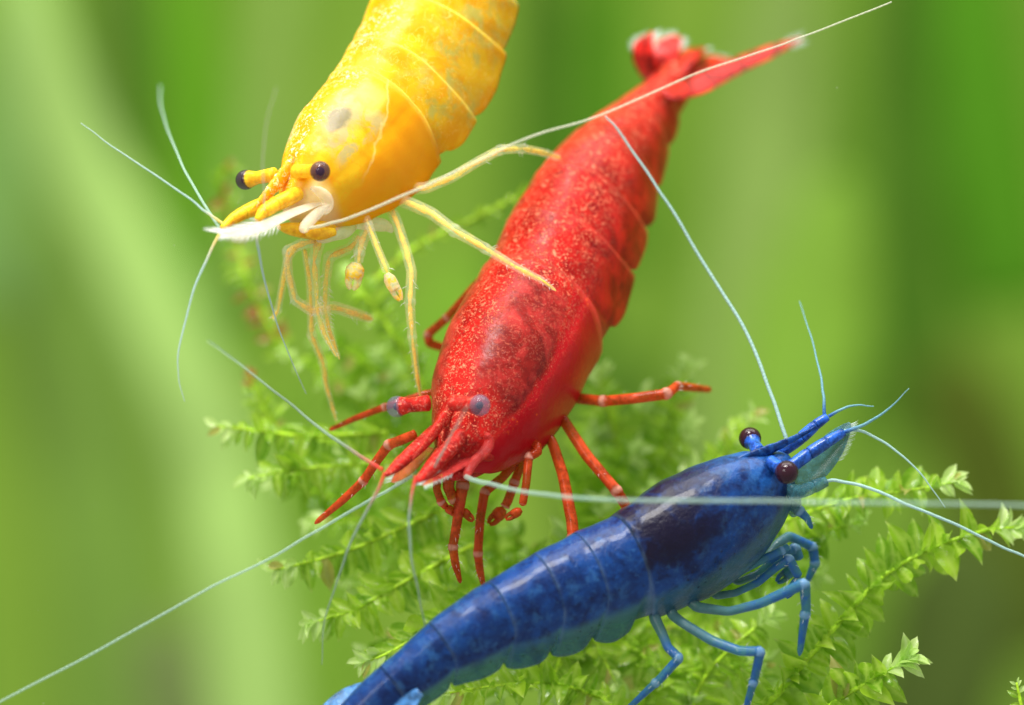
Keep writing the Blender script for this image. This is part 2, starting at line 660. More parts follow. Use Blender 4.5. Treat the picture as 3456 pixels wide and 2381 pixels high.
def blade(points, width, cols, name, label, cat='leaf', tip=True, seed=0, bend=.25):
    """A broad strap or paddle leaf of the plants far behind: curved sheet with a raised midrib and thickness."""
    pts = catmull([P('G', x, y, d) for x, y, d in points], 10)
    n = len(pts)
    mb = MB()
    nu = 8
    v, f = [], []
    for i in range(n):
        t = i / (n - 1)
        tn = nrm(pts[min(i + 1, n - 1)] - pts[max(i - 1, 0)])
        side = nrm(np.cross(tn, Fv))
        up = np.cross(side, tn)
        w = width * .5 * 1.49159 * KPX * (1 + depth(pts[i]) / DIST)
        if tip:
            w *= min(1.0, math.sqrt(max(1 - ((t - .55) / .45) ** 2, 0.0004)) if t > .55 else 1.0)
        w *= 1 + .06 * math.sin(9 * t + seed)
        for j in range(nu + 1):
            q = 2 * j / nu - 1
            v.append(pts[i] + side * q * w + up * (bend * w * q * q + .04 * w * math.sin(6 * t * 3 + j)))
    for i in range(n - 1):
        for j in range(nu):
            a = i * (nu + 1) + j
            f.append((a, a + 1, a + nu + 2, a + nu + 1))
    mb.add(v, f)
    base = pts[0]
    o = mb.build(name, cols, None, base)
    md = o.modifiers.new('thickness', 'SOLIDIFY')
    md.thickness = .5 * S
    return tag(o, label, cat, 'broad leaves blurred behind the moss')


def bm(name, srgb, k=1.0):
    lin = tuple((((x / 255) + .055) / 1.055) ** 2.4 * k for x in srgb)
    return back_mat(name, tuple(x * .85 for x in lin), tuple(min(1, x * 1.12) for x in lin), .05)


BLADES = [
    ([(600, 1900, 150), (560, 1500, 155), (470, 1000, 160), (310, 620, 165), (130, 250, 170), (30, -160, 175)], 190, (172, 210, 118), 'long pale green strap leaf leaning beside the yellow shrimp'),
    ([(300, 1900, 230), (250, 1300, 230), (150, 800, 230), (60, 500, 230)], 280, (142, 186, 78), 'wide mid green leaf behind the left end of the red shrimp antenna'),
    ([(-40, 700, 220), (20, 300, 220), (70, -150, 220)], 170, (140, 188, 104), 'cool pale green leaf beside a dark gap, far from the shrimps'),
    ([(280, 420, 240), (280, 100, 240), (250, -200, 240)], 100, (62, 106, 26), 'dark green strip standing for the shaded gap between two pale strap leaves'),  # dark blade added where there is only a shaded gap
    ([(500, 800, 210), (450, 350, 210), (410, -200, 210)], 170, (100, 172, 20), 'bright green upright leaf behind the yellow shrimp antennae'),
    ([(540, 700, 185), (590, 300, 185), (660, -200, 185)], 120, (150, 188, 88), 'olive pale leaf right behind the yellow shrimp head'),
    ([(1240, 900, 250), (1240, 400, 250), (1230, -200, 250)], 180, (72, 124, 20), 'dark green leaf between the yellow and red shrimps'),
    ([(1400, 600, 230), (1380, 200, 230), (1400, -200, 230)], 120, (80, 146, 14), 'fresh green leaf behind the tail of the red shrimp'),
    ([(1640, 1100, 190), (1700, 650, 190), (1750, 250, 190), (1790, -200, 190)], 210, (160, 194, 100), 'tall pale olive leaf right of the red shrimp tail fan'),
    ([(1700, 1500, 170), (1770, 1050, 172), (1850, 680, 174), (1900, 400, 176)], 260, (136, 184, 56), 'paddle leaf with a rounded tip behind the blue shrimp antenna'),
    ([(2080, 1000, 260), (2060, 400, 260), (2040, -200, 260)], 190, (70, 122, 20), 'deep green leaf behind the pale olive leaf'),
    ([(2300, 700, 220), (2230, 250, 220), (2190, -200, 220)], 220, (76, 152, 12), 'saturated green leaf far right of the red shrimp'),
    ([(2330, 1500, 240), (2230, 1050, 240), (2120, 800, 240)], 230, (90, 106, 24), 'brownish olive leaf above the tip of the mossy branch'),
    ([(2000, 1900, 200), (2140, 1500, 200), (2200, 1200, 200)], 300, (84, 104, 44), 'dull grey green leaf behind the lower mossy branches'),
    ([(480, 1900, 200), (400, 1600, 200), (360, 1400, 200)], 170, (146, 166, 104), 'greyish green leaf tip below the red shrimp antenna'),
    ([(760, 1700, 210), (720, 1200, 210), (640, 800, 210)], 230, (150, 202, 62), 'light yellow green leaf behind the left moss tips'),
    ([(900, 1300, 200), (1000, 900, 200), (1060, 600, 200)], 240, (138, 196, 50), 'light green leaf behind the legs of the yellow shrimp'),
    ([(1500, 1500, 200), (1420, 1100, 200), (1380, 760, 200)], 300, (86, 130, 30), 'darker green leaf behind the moss under the red shrimp'),
]
for i, (pt, w, c, lab) in enumerate(BLADES):
    c = tuple(a * .78 + b * .22 for a, b in zip(c, (146, 182, 78)))
    blade(pt, w, bm('far_leaf_%d' % i, c, .78), 'water_plant_leaf', lab, seed=i)


# ------------------------------------------------------------------ shrimps
class Shrimp:
    def __init__(self, label, eye_a, eye_b, e, fwd, H_d, near_first):
        """eye_a/eye_b: picture points (zoom,x,y) of the far and the near eye, e their distance in mm,
        fwd: picture direction in which the head points."""
        za, zb = px(*eye_a), px(*eye_b)
        k = KPX * (1 + H_d / DIST)
        vx, vz = (zb[0] - za[0]) * k, -(zb[1] - za[1]) * k
        yy = math.sqrt(max(e * e - vx * vx - vz * vz, .01))
        self.L = nrm(Rv * vx + Uv * vz - Fv * yy)          # towards the near side
        self.H = CAM + ray((za[0] + zb[0]) / 2, (za[1] + zb[1]) / 2) * (1 + H_d / DIST)
        self.e = e
        self.root = thing('shrimp', self.H, label, 'shrimp', 'dwarf shrimps on the moss')
        L, H = self.L, self.H
        fz = nrm(Rv * fwd[0] + Uv * fwd[1])
        self.T = nrm(fz + Fv * (-np.dot(fz, L) / np.dot(Fv, L)))
        D = np.cross(L, self.T)
        self.D = nrm(D if np.dot(D, Uv) > 0 else -D)

    def at(self, z, x, y, l=0.0):
        return on_plane(z, x, y, self.H, self.L, l)

    def mm(self, z, r, p):
        return r * ZM[z][2] * KPX * (1 + depth(p) / DIST)

    # ---------------- body
    def body(self, st, bounds, rho, mat, rostrum, amp=.024, lobe=.16, ledge=1.0, teeth=10, lo=(.78, .30), shear=.30):
        C = np.array([self.at('G', x, y) for x, y, h in st])
        n = len(st)
        b_car = bounds[-1]

        def outer(th, lb, car):
            q = math.degrees(th)
            if q <= 90:
                x, y = math.sin(th) ** .92, math.cos(th)
            else:
                f = (q - 90) / 58
                x, y = 1 - (.34 if car else .20) * f ** 1.8, -lb * f ** .95
            if car:
                x *= 1 - .022 * math.exp(-((q - 80) / 5.0) ** 2) * ledge
            return x * rho, y

        A = []
        C2 = C.copy()
        for i in range(n):
            T = nrm(C[min(i + 1, n - 1)] - C[max(i - 1, 0)])
            D = self.dorsal(T)
            t2 = np.array([np.dot(T, Rv), np.dot(T, Uv)])
            p2 = np.array([-t2[1], t2[0]]) / (np.linalg.norm(t2) + 1e-9)
            dn = np.dot(D, Rv) * p2[0] + np.dot(D, Uv) * p2[1]
            ln = np.dot(self.L, Rv) * p2[0] + np.dot(self.L, Uv) * p2[1]
            ext = []
            for th in np.radians(np.linspace(0, 148, 50)):
                x, y = outer(th, 1.0, i > b_car)
                ext += [x * ln + y * dn, -x * ln + y * dn]
            a = 2 * self.mm('G', st[i][2], C[i]) / (max(ext) - min(ext))
            A.append(a)
            # keep the outline where it is: move the axis inside the plane of symmetry
            sh = -(max(ext) + min(ext)) / 2 * a
            C2[i] = C[i] + D * (sh / dn)
        A = np.array(A)
        C = C2
        self.C, self.A = C, A
        no, ni = 40, 8
        ring_n = 2 * (no + ni)
        te = math.radians(148)
        verts, at_s, at_v, at_c, at_e = [], [], [], [], []
        at_n = []
        ph = rng.uniform(0, 6, 8)
        rings = []

        def ring(u, mult, lb, car, edge, skirt):
            c = sample(C, u)
            a = float(sample(A, u)) * mult
            T = nrm(sample(C, min(u + .05, n - 1)) - sample(C, max(u - .05, 0)))
            D = self.dorsal(T)
            half = []
            for j in range(no + 1):
                th = te * j / no
                x, y = outer(th, lb, car)
                half.append((x * a, y * a, th / math.pi, 0))
            ex, ey = half[-1][0], half[-1][1]
            for j in range(1, ni + 1):
                t = j / ni
                x = ex * (1 - t) * (.93)
                y = ey + (a * lb * skirt) * math.sin(t * math.pi / 2)
                half.append((x, y, 1.0, 1))
            full = half[:] + [(-h[0], h[1], h[2], h[3]) for h in half[-2:0:-1]]
            for q, (x, y, vv, inn) in enumerate(full):
                th = 2 * math.pi * q / len(full)
                wob = 1 + .010 * math.sin(2.1 * u + 3 * th + ph[0]) + .008 * math.sin(4.7 * u - 2 * th + ph[1]) + .006 * math.sin(7.9 * u + 5 * th + ph[2])
                back = 0 if car else shear * a * min(max((vv - .46) / .36, 0), 1) ** 1.3
                verts.append(c + (self.L * x + D * y) * wob - T * back)
                at_s.append(max(0.0, (u - b_car) / (n - 1 - b_car)))
                at_v.append(vv)
                at_n.append(1.0 if x > 0 else 0.0)
                at_c.append(1.0 if car else 0.0)
                at_e.append(edge if not inn else 0)
            rings.append(len(rings))

        def lobe_f(t, k):
            big = 1.0 if k > 0 else .15
            return lo[0] + lo[1] * big * math.sqrt(max(0, 1 - (2 * t - .9) ** 2 / 1.25))

        b = [0.0] + list(bounds)                       # segment starts, tail -> carapace
        for k in range(len(b)):
            u0 = b[k]
            u1 = b[k + 1] if k + 1 < len(b) else n - 1.0
            car = k == len(b) - 1
            am = amp * (1.5 if car else 1.0)
            if k > 0:
                du = .05
                lbn = .9 if car else lobe_f(0, k)
                ring(u0 + du * .35, 1 + am * .2, lbn, car, 1.0, .30)
            m = 34 if car else 13
            for i in range(m + 1):
                t = i / m
                if not car:
                    t = t ** 1.25
                u = u0 + (u1 - u0 - (.02 if not car else 0)) * t
                mult = 1 + am * (1 - t) ** 2 * (1 if k > 0 else .2)
                if i == 0 and k > 0:
                    mult -= am * .12
                if car:
                    lb = 1.0
                    sk = .30
                else:
                    lb = lobe_f(t, k)
                    sk = .30
                e = math.exp(-((u - u0) * 22) ** 2) if k > 0 else 0
                ring(u, mult, lb, car, e, sk)
                lbe = lb
        N = len(rings)
        faces = []
        for i in range(N - 1):
            for j in range(ring_n):
                q = (j + 1) % ring_n
                faces.append((i * ring_n + j, i * ring_n + q, (i + 1) * ring_n + q, (i + 1) * ring_n + j))
        faces.append(tuple(range(ring_n - 1, -1, -1)))
        faces.append(tuple((N - 1) * ring_n + j for j in range(ring_n)))
        mb = MB()
        mb.add(verts, faces, s=at_s, v=at_v, car=at_c, edge=at_e, near=at_n)
        # rostrum, a narrow toothed blade in the plane of symmetry
        z, rp = rostrum
        pts = catmull([self.at(z, x, y) for x, y, r in rp], 12)
        rr = [self.mm(z, r, pts[0]) for r in catmull([(r, 0, 0) for x, y, r in rp], 12)[:, 0]]
        rr = [r * (1 + (.16 * (abs((i * teeth / len(rr)) % 1 - .5) * 2 - .5) if i > len(rr) * .25 else 0)) for i, r in enumerate(rr)]
        o = MB()
        tube(o, pts, rr, 12, flat=self.L, ratio=.5)
        cnt = len(o.v)
        mb.add(o.v, o.f, s=[.75] * cnt, v=[.04] * cnt, car=[1.0] * cnt, edge=[0.0] * cnt)
        ob = mb.build('body', mat, self.root)
        return ob

    def dorsal(self, T):
        D = np.cross(self.L, T)
        return nrm(D if np.dot(D, self.D) > 0 else -D)

    # ---------------- eyes
    def eye(self, z, x, y, r, l, mat, pupil, stalk, root=(-.15, .0), sr=.62, lroot=.30, core=.45):
        c = self.at(z, x, y, l)
        R = self.mm(z, r, c)
        inner = self.H + self.L * l * lroot + self.T * root[0] + self.D * root[1]
        ax = nrm(c - inner)
        mb = MB()
        pts = catmull([inner, inner * .45 + c * .55, c - ax * R * .35], 8)
        tube(mb, pts, np.concatenate([np.linspace(R * sr * 1.05, R * sr * .92, 9), np.linspace(R * sr * .93, R * .90, 8)]), 16)
        st = mb.build('eye_stalk', stalk, self.root)
        mb = MB()
        ball(mb, c, R, ax, 1.0)
        ey = mb.build('eye', mat, st)
        mb = MB()
        ball(mb, c, R * core, ax, 1.0, 16, 10)
        mb.build('eye_core', pupil, st)
        return st

    # ---------------- legs and other tubes
    def limb(self, name, z, pts, l, mat, joints=(), setae=0, claw=None, parent=None, ns=12, smat=None, d_abs=None, core=None):
        """pts: (x, y, half thickness in zoom pixels, depth change from the root)."""
        b = self.at(z, pts[0][0], pts[0][1], l) if d_abs is None else P(z, pts[0][0], pts[0][1], d_abs)
        d0 = depth(b)
        W = np.array([P(z, p[0], p[1], d0 + p[3]) for p in pts])
        Rr = np.array([self.mm(z, p[2], W[i]) for i, p in enumerate(pts)])
        cen, rad, jt = [], [], []
        k = len(pts)
        for i in range(k - 1):
            L = np.linalg.norm(W[i + 1] - W[i])
            m = 14
            for q in range(m):
                t = q / m
                p = W[i] * (1 - t) + W[i + 1] * t
                # ease bends that are not joints
                r = Rr[i] * (1 - t) + Rr[i + 1] * t
                j = 0
                for jj in joints:
                    ds = abs((i + t) - jj) * L
                    j = max(j, math.exp(-(ds / (Rr[jj] * .9)) ** 2))
                cen.append(p)
                rad.append(r * (1 + .17 * j - (.10 * math.exp(-((j - .45) / .15) ** 2))))
                jt.append(j)
        cen.append(W[-1])
        rad.append(Rr[-1])
        jt.append(0)
        cen = np.array(cen)
        # round the corners a little
        for _ in range(3):
            c2 = cen.copy()
            c2[1:-1] = .25 * cen[:-2] + .5 * cen[1:-1] + .25 * cen[2:]
            cen = c2
        # rounded ends
        rad = np.array(rad)
        rad[-1] *= .35
        rad[-2] *= .8
        mb = MB()
        tube(mb, cen, rad, ns, extra={'joint': jt})
        ob = mb.build(name, mat, parent or self.root)
        if core:
            cm = MB()
            wv = np.array([.46 + .07 * math.sin(i * .23 + pts[0][0]) + .05 * math.sin(i * .61) for i in range(len(rad))]) * (1 - .5 * np.array(jt))
            tube(cm, cen, rad * wv, 8, extra={'joint': np.zeros(len(rad))})
            cm.build('muscle', core, ob)
        if claw:
            cm = MB()
            (bx, by, hw, hl, ang) = claw
            c0 = P(z, bx, by, d0 + pts[-1][3])
            ax = Rv * math.cos(math.radians(ang)) - Uv * math.sin(math.radians(ang))
            hwm, hlm = self.mm(z, hw, c0), self.mm(z, hl, c0)
            sd = Rv * math.sin(math.radians(ang)) + Uv * math.cos(math.radians(ang))
            palm = [c0 - ax * hlm, c0 - ax * hlm * .6, c0 - ax * hlm * .15, c0 + ax * hlm * .2]
            tube(cm, catmull(palm, 6), np.interp(np.linspace(0, 3, 19), [0, 1, 2, 3], [hwm * .45, hwm * .95, hwm, hwm * .85]), 14, extra={'joint': [0] * 19})
            for sg in (-1, 1):
                fp = [c0 + ax * hlm * .05 + sd * sg * hwm * .42, c0 + ax * hlm * .5 + sd * sg * hwm * .46, c0 + ax * hlm * .85 + sd * sg * hwm * .26, c0 + ax * hlm * 1.0 + sd * sg * hwm * .10]
                tube(cm, catmull(fp, 5), np.linspace(hwm * .5, hwm * .18, 16), 10, extra={'joint': [0] * 16})
            cl = cm.build('claw', M['pale_claw'] if core else mat, ob)
        if setae:
            sm = MB()
            m = len(cen)
            for q in range(setae):
                i = int(m * (.45 + .53 * random.random()))
                t = nrm(cen[min(i + 1, m - 1)] - cen[i - 1])
                sd = nrm(np.cross(t, rng.normal(size=3)))
                ln = rad[i] * random.uniform(.5, 1.0) + .03
                p0 = cen[i] + sd * rad[i] * .8
                tube(sm, [p0, p0 + sd * ln * .6 + t * ln * .35, p0 + sd * ln + t * ln * .8], [.010, .007, .002], 4)
            so = sm.build('setae', smat or M['setae_white'], ob)
            so['kind'] = 'stuff'
        return ob

    def feeler(self, z, pts, r0, r1, mat, l=None, d0=None, name='antenna', parent=None):
        """pts: (x, y, depth change); r in mm."""
        if l is not None:
            d0 = depth(self.at(z, pts[0][0], pts[0][1], l))
        W = catmull([P(z, p[0], p[1], d0 + p[2]) for p in pts], 16)
        q = np.arange(len(W))
        amp = .010 * np.minimum(q / 20.0, 1)
        a, b, c_ = rng.uniform(0, 6, 3)
        W = W + (amp * (np.sin(q * .21 + a) + .6 * np.sin(q * .47 + b)))[:, None] * Uv + (amp * np.sin(q * .3 + c_))[:, None] * Rv
        mb = MB()
        tube(mb, W, np.linspace(r0, r1, len(W)) * .78 * (1 + .05 * np.sin(q * 1.7)), 8)
        return mb.build(name, mat, parent or self.root)

    def blade(self, name, z, pts, mat, l=0.0, flat=None, ratio=.12, dd=0.0, fringe=None, fringe_mat=None):
        """Flat leaf-like plate: pts (x, y, half width, depth change)."""
        W = [self.at(z, p[0], p[1], l) for p in pts]
        W = [P(z, p[0], p[1], depth(w) + dd + p[3]) for p, w in zip(pts, W)]
        rr = [self.mm(z, p[2], w) for p, w in zip(pts, W)]
        c = catmull(W, 8)
        r = np.clip(catmull([(q, 0, 0) for q in rr], 8)[:, 0], .01, None)
        mb = MB()
        fl = flat if flat is not None else nrm(-Fv)
        tube(mb, c, r, 20, flat=fl, ratio=ratio)
        ob = mb.build(name, mat, self.root)
        if fringe:
            fm = MB()
            lo, hi, ln, cnt, sides = fringe
            m = len(c)
            for q in range(cnt):
                t = lo + (hi - lo) * q / (cnt - 1)
                i = min(int(t * (m - 1)), m - 2)
                f = t * (m - 1) - i
                p = c[i] * (1 - f) + c[i + 1] * f
                rad = r[i] * (1 - f) + r[i + 1] * f
                tn = nrm(c[i + 1] - c[i])
                sd = nrm(np.cross(tn, fl))
                for sg in sides:
                    L2 = ln * random.uniform(.7, 1.1)
                    p0 = p + sd * sg * rad * .92 + fl * random.uniform(-.02, .02)
                    dr = nrm(tn * random.uniform(.7, 1.1) + sd * sg * .8 + fl * random.uniform(-.2, .2))
                    tube(fm, [p0, p0 + dr * L2 * .5, p0 + nrm(dr + tn * .2) * L2], [.009, .007, .002], 4)
            fo = fm.build('fringe', fringe_mat or M['fringe'], ob)
            fo['kind'] = 'stuff'
        return ob

    def lump(self, name, z, pts, mat, l, ratio=1.0, flat=None, n=8):
        W = [P(z, p[0], p[1], depth(self.at(z, p[0], p[1], l)) + (p[3] if len(p) > 3 else 0)) for p in pts]
        rr = [self.mm(z, p[2], w) for p, w in zip(pts, W)]
        c = catmull(W, n)
        r = np.clip(catmull([(q, 0, 0) for q in rr], n)[:, 0], .005, None)
        mb = MB()
        tube(mb, c, r, 16, flat=flat, ratio=ratio, extra={'joint': [0] * len(c)})
        return mb.build(name, mat, self.root)


# ================= blue
B = Shrimp('glossy dark blue shrimp with a nearly black back, seen from its side', ('E', 750, 325), ('E', 925, 487), 3.0, (.86, .52), 0.0, True)
B.body([(745, 1690, 40), (800, 1640, 52), (868, 1580, 60), (948, 1519, 67), (1030, 1462, 80), (1122, 1415, 96), (1222, 1372, 112), (1320, 1332, 122),
        (1402, 1298, 126), (1458, 1270, 129), (1536, 1230, 140), (1614, 1181, 136), (1694, 1124, 110), (1742, 1086, 80), (1772, 1056, 44), (1790, 1042, 16)],
       [2.35, 3.75, 5.15, 6.2, 7.2, 8.45], .86, M['blue'], amp=.008, lo=(.70, .42), shear=.42, rostrum=('E', [(600, 500, 12), (700, 440, 32), (800, 396, 30), (900, 354, 23), (980, 316, 15), (1035, 287, 9), (1064, 267, 3)]))
B.eye('E', 925, 487, 57, 1.5, M['eye_brown'], M['pupil'], M['blue_flesh'])
B.eye('E', 750, 325, 54, -1.5, M['eye_brown'], M['pupil'], M['blue_flesh'])
# antennule stalks
for l, p in ((.55, [(870, 500, 34), (950, 455, 33), (1020, 405, 32), (1030, 398, 27), (1040, 392, 32), (1110, 347, 30), (1118, 341, 25), (1126, 336, 28), (1196, 296, 22)]),
             (-.55, [(800, 440, 30), (900, 385, 32), (985, 330, 30), (993, 323, 25), (1001, 317, 30), (1055, 268, 27), (1062, 261, 23), (1069, 256, 26), (1118, 222, 20)])):
    B.lump('antennule_stalk', 'E', p, M['blue_flesh'], l, n=4)
B.feeler('E', [(1104, 222, 0), (1102, 150, .2), (1095, 80, .5), (1076, -20, 1.0), (1040, -160, 1.8), (985, -330, 3)], .085, .02, M['feeler_blue'], l=-.6, name='antennule')
B.feeler('E', [(1125, 220, 0), (1190, 185, 0), (1265, 166, .2), (1340, 174, .4)], .085, .02, M['feeler_blue'], l=-.5, name='antennule')
B.feeler('E', [(1190, 300, 0), (1300, 255, -.3), (1410, 185, -.6), (1508, 86, -1)], .10, .015, M['feeler_blue'], l=.5, name='antennule')
B.feeler('E', [(1200, 290, 0), (1270, 288, -.1), (1390, 345, -.2), (1500, 430, -.3), (1600, 540, -.3), (1678, 655, -.2)], .085, .02, M['feeler_teal'], l=.5, name='antennule')
B.blade('antenna_scale', 'E', [(955, 590, 40, 0), (1010, 520, 62, 0), (1080, 440, 72, 0), (1150, 350, 62, 0), (1205, 280, 30, 0), (1225, 250, 6, 0)], M['teal_flesh'], l=.35, flat=nrm(-Fv * .8 + Uv * .5), fringe=(.50, .99, .30, 60, (1,)), fringe_mat=M['fringe'])
B.lump('antenna_stalk', 'E', [(930, 580, 40), (990, 578, 34), (1040, 560, 32), (1050, 556, 27), (1060, 552, 32), (1112, 530, 26)], M['teal_flesh'], 1.0, n=5)
B.feeler('E', [(1105, 532, 0), (1160, 526, -.1), (1300, 556, -.5), (1500, 640, -.8), (1700, 722, -.8), (1900, 818, -.6), (2055, 888, -.4), (2300, 1010, 0)], .085, .055, M['feeler_teal'], l=1.0)
B.feeler('G', [(1782, 1005, 0), (1776, 985, 0), (1759, 933, .3), (1735, 866, .7), (1680, 735, 1.5), (1600, 610, 2.2), (1530, 490, 2.6), (1490, 430, 2.8), (1430, 340, 3.1), (1390, 285, 3.2), (1368, 262, 3.2)], .10, .045, M['feeler_teal'], l=-.9)
B.lump('mouthparts', 'E', [(860, 600, 60), (920, 600, 62), (950, 640, 48), (960, 690, 20)], M['teal_flesh'], .3)
B.limb('leg', 'E', [(430, 1070, 28, .2), (500, 1130, 26, 0), (650, 1150, 22, -.6), (800, 1112, 24, -1.0), (1010, 1015, 28, -1.4), (1018, 1140, 23, -1.0), (1012, 1165, 23, -1.0), (985, 1360, 14, -.4)], .9, M['blue_leg'], (4, 6), 16)
B.limb('leg', 'E', [(350, 1105, 28, .2), (385, 1170, 26, 0), (430, 1205, 24, -.4), (570, 1290, 24, -.8), (700, 1338, 24, -1.2), (800, 1340, 24, -1.4), (772, 1465, 21, -.9), (765, 1490, 20, -.9), (722, 1640, 14, -.3)], .9, M['blue_leg'], (5, 7), 16)
B.limb('leg', 'E', [(285, 1120, 30, .2), (300, 1190, 28, 0), (335, 1262, 24, -.2), (358, 1320, 22, -.4), (412, 1372, 23, -.6), (318, 1475, 21, -.4), (300, 1490, 20, -.4), (160, 1620, 13, .2)], .9, M['blue_leg'], (4, 6), 14)
B.limb('leg', 'E', [(520, 1000, 24, 0), (590, 1075, 20, 0), (680, 1062, 18, .2), (790, 1010, 19, .4), (870, 940, 22, .5), (935, 898, 24, .5), (985, 990, 22, .6)], .2, M['blue_leg'], (5,), 10, claw=(955, 1035, 26, 60, 125))
B.limb('leg', 'E', [(610, 930, 24, 0), (690, 1010, 18, 0), (790, 970, 20, .4), (880, 895, 24, .7), (965, 850, 26, .9), (988, 905, 22, .9)], -.2, M['blue_leg'], (4,), 8, claw=(925, 970, 32, 62, 140))
B.limb('leg', 'E', [(820, 910, 22, 0), (880, 830, 24, .3), (935, 790, 24, .6), (1048, 842, 23, .8), (1060, 920, 22, .9), (1022, 1010, 14, 1.0)], -.5, M['blue_leg'], (3, 4), 10)
B.limb('leg', 'E', [(640, 880, 24, 0), (700, 960, 20, 0), (800, 905, 22, .2), (900, 860, 20, .5), (935, 840, 18, .6)], .5, M['blue_leg'], (3,), 0)
B.limb('maxilliped', 'E', [(940, 640, 26, 0), (985, 670, 24, .1), (1022, 705, 18, .2), (1045, 755, 9, .4)], .4, M['blue_leg'], (1,), 8)
# tail fan
B.blade('uropod', 'G', [(905, 1538, 18, 0), (840, 1562, 30, 0), (780, 1585, 30, 0), (715, 1625, 12, 0)], M['uropod_blue'], l=-.8, flat=nrm(B.D * .8 - Fv * .4), ratio=.10)
B.blade('uropod', 'G', [(950, 1565, 12, 0), (915, 1600, 26, 0), (870, 1660, 34, 0), (830, 1720, 14, 0)], M['uropod_blue'], l=1.0, flat=nrm(-Fv * .7 + Uv * .5), ratio=.10)
B.blade('telson', 'G', [(800, 1640, 45, 0), (740, 1690, 34, 0), (690, 1740, 14, 0)], M['uropod_blue'], l=0, flat=B.D, ratio=.2)

# ================= red
R = Shrimp('bright red shrimp with glittering speckled back and grey eyes', ('C', 250, 395), ('C', 743, 388), 3.4, (-.46, -.89), -1.0, True)
R.body([(1532, 184, 46), (1510, 212, 52), (1480, 250, 62), (1441, 302, 82), (1393, 370, 110), (1345, 450, 136), (1300, 548, 152), (1260, 642, 160), (1215, 722, 160),
        (1162, 822, 164), (1112, 918, 150), (1070, 985, 112), (1042, 1020, 78), (1022, 1042, 40), (1012, 1052, 14)],
       [1.9, 3.0, 4.2, 5.35, 6.4, 7.75], .88, M['red'], ('C', [(720, 210, 14), (650, 310, 46), (575, 410, 46), (490, 525, 38), (410, 630, 26), (340, 715, 6)]))
R.eye('C', 743, 388, 66, 1.7, M['eye_grey'], M['pupil'], M['red_flesh'], sr=.72, core=.36)
R.eye('C', 248, 396, 66, -1.7, M['eye_grey'], M['pupil'], M['red_flesh'], sr=.72, core=.36)
for l, p in ((.40, [(640, 560, 50), (560, 650, 52), (480, 735, 46), (470, 745, 40), (460, 755, 45), (418, 800, 38), (410, 808, 33), (402, 816, 36), (362, 852, 18)]),
             (-.65, [(470, 540, 40), (400, 612, 44), (310, 695, 42), (300, 705, 36), (290, 713, 41), (250, 748, 37), (243, 755, 31), (236, 761, 34), (185, 802, 17)])):
    R.lump('antennule_stalk', 'C', p, M['red_flesh'], l, n=4)
R.feeler('I', [(1225, 862, 0), (1100, 785, .6), (900, 650, 1.5), (700, 490, 3.5), (500, 330, 6), (330, 200, 8), (180, 90, 10)], .10, .04, M['feeler_red'], l=-.8, name='antennule')
R.feeler('I', [(1240, 880, 0), (1185, 1010, -.2), (1080, 1200, -.3), (1000, 1390, -.2), (945, 1560, 0), (880, 1760, .3), (860, 2030, .6)], .095, .02, M['feeler_red'], l=-.6, name='antennule')
R.feeler('I', [(1425, 900, 0), (1395, 1040, -.3), (1385, 1200, -.5), (1400, 1400, -.6), (1440, 1596, -.4), (1475, 1780, 0), (1490, 1900, .2)], .10, .025, M['feeler_red'], l=.5, name='antennule')
R.feeler('C', [(470, 760, 0), (550, 610, -1.5), (620, 480, -3), (670, 390, -4)], .07, .03, M['feeler_pale'], l=.6, name='antennule')
R.blade('antenna_scale', 'C', [(800, 610, 18, 0), (715, 680, 32, 0), (620, 745, 38, 0), (525, 800, 34, 0), (440, 845, 20, 0), (400, 868, 5, 0)], M['pink_flesh'], l=.85, dd=.3, flat=nrm(-Fv * .5 + Uv * .8), ratio=.14, fringe=(.55, .98, .35, 40, (-1, 1)))
R.blade('antenna_scale', 'C', [(440, 640, 40, 0), (360, 720, 50, 0), (280, 800, 46, 0), (220, 850, 12, 0)], M['pink_flesh'], l=-1.1, flat=nrm(-Fv * .5 + Uv * .8), ratio=.14, fringe=(.5, .98, .35, 30, (-1, 1)))
R.lump('antenna_stalk', 'C', [(785, 560, 16), (800, 595, 30), (790, 640, 34), (755, 680, 32), (715, 720, 30), (685, 765, 28), (668, 805, 25), (662, 828, 16)], M['pink_flesh'], 1.25, n=5)
R.feeler('C', [(660, 815, 0), (720, 838, -.5), (820, 862, -1.2), (1000, 902, -2.4), (1300, 940, -4), (1773, 957, -5.2), (2500, 962, -6.4), (3200, 972, -7.2), (4100, 990, -8)], .115, .075, M['feeler_pale'], l=1.3)
R.feeler('I', [(1400, 900, .6), (1260, 985, 0), (1100, 1070, -.2), (800, 1248, -.5), (500, 1418, -.8), (150, 1592, -1.2), (-500, 1955, -1.6), (-1100, 2270, -2)], .08, .055, M['feeler_pale'], l=-.9)
R.lump('mouthparts', 'C', [(860, 640, 60), (800, 700, 62), (720, 760, 56), (640, 800, 40), (580, 820, 20)], M['red_flesh'], .2)
R.lump('mouthparts', 'C', [(740, 440, 90, .9), (650, 560, 112, .9), (560, 665, 92, .8), (470, 755, 62, .6), (400, 815, 30, .5), (375, 838, 8, .5)], M['red_flesh'], 0)
R.lump('mouthparts', 'C', [(760, 690, 30), (800, 690, 34), (840, 665, 24)], M['red_flesh'], .9)
R.limb('leg', 'K', [(300, 460, 52, 0), (390, 482, 46, -.3), (580, 503, 45, -.8), (840, 480, 46, -1.2), (1105, 442, 46, -1.2), (1195, 375, 38, -.6), (1330, 392, 34, .6), (1470, 408, 26, 2.0)], 1.0, M['red_leg'], (2, 4, 5), 6)
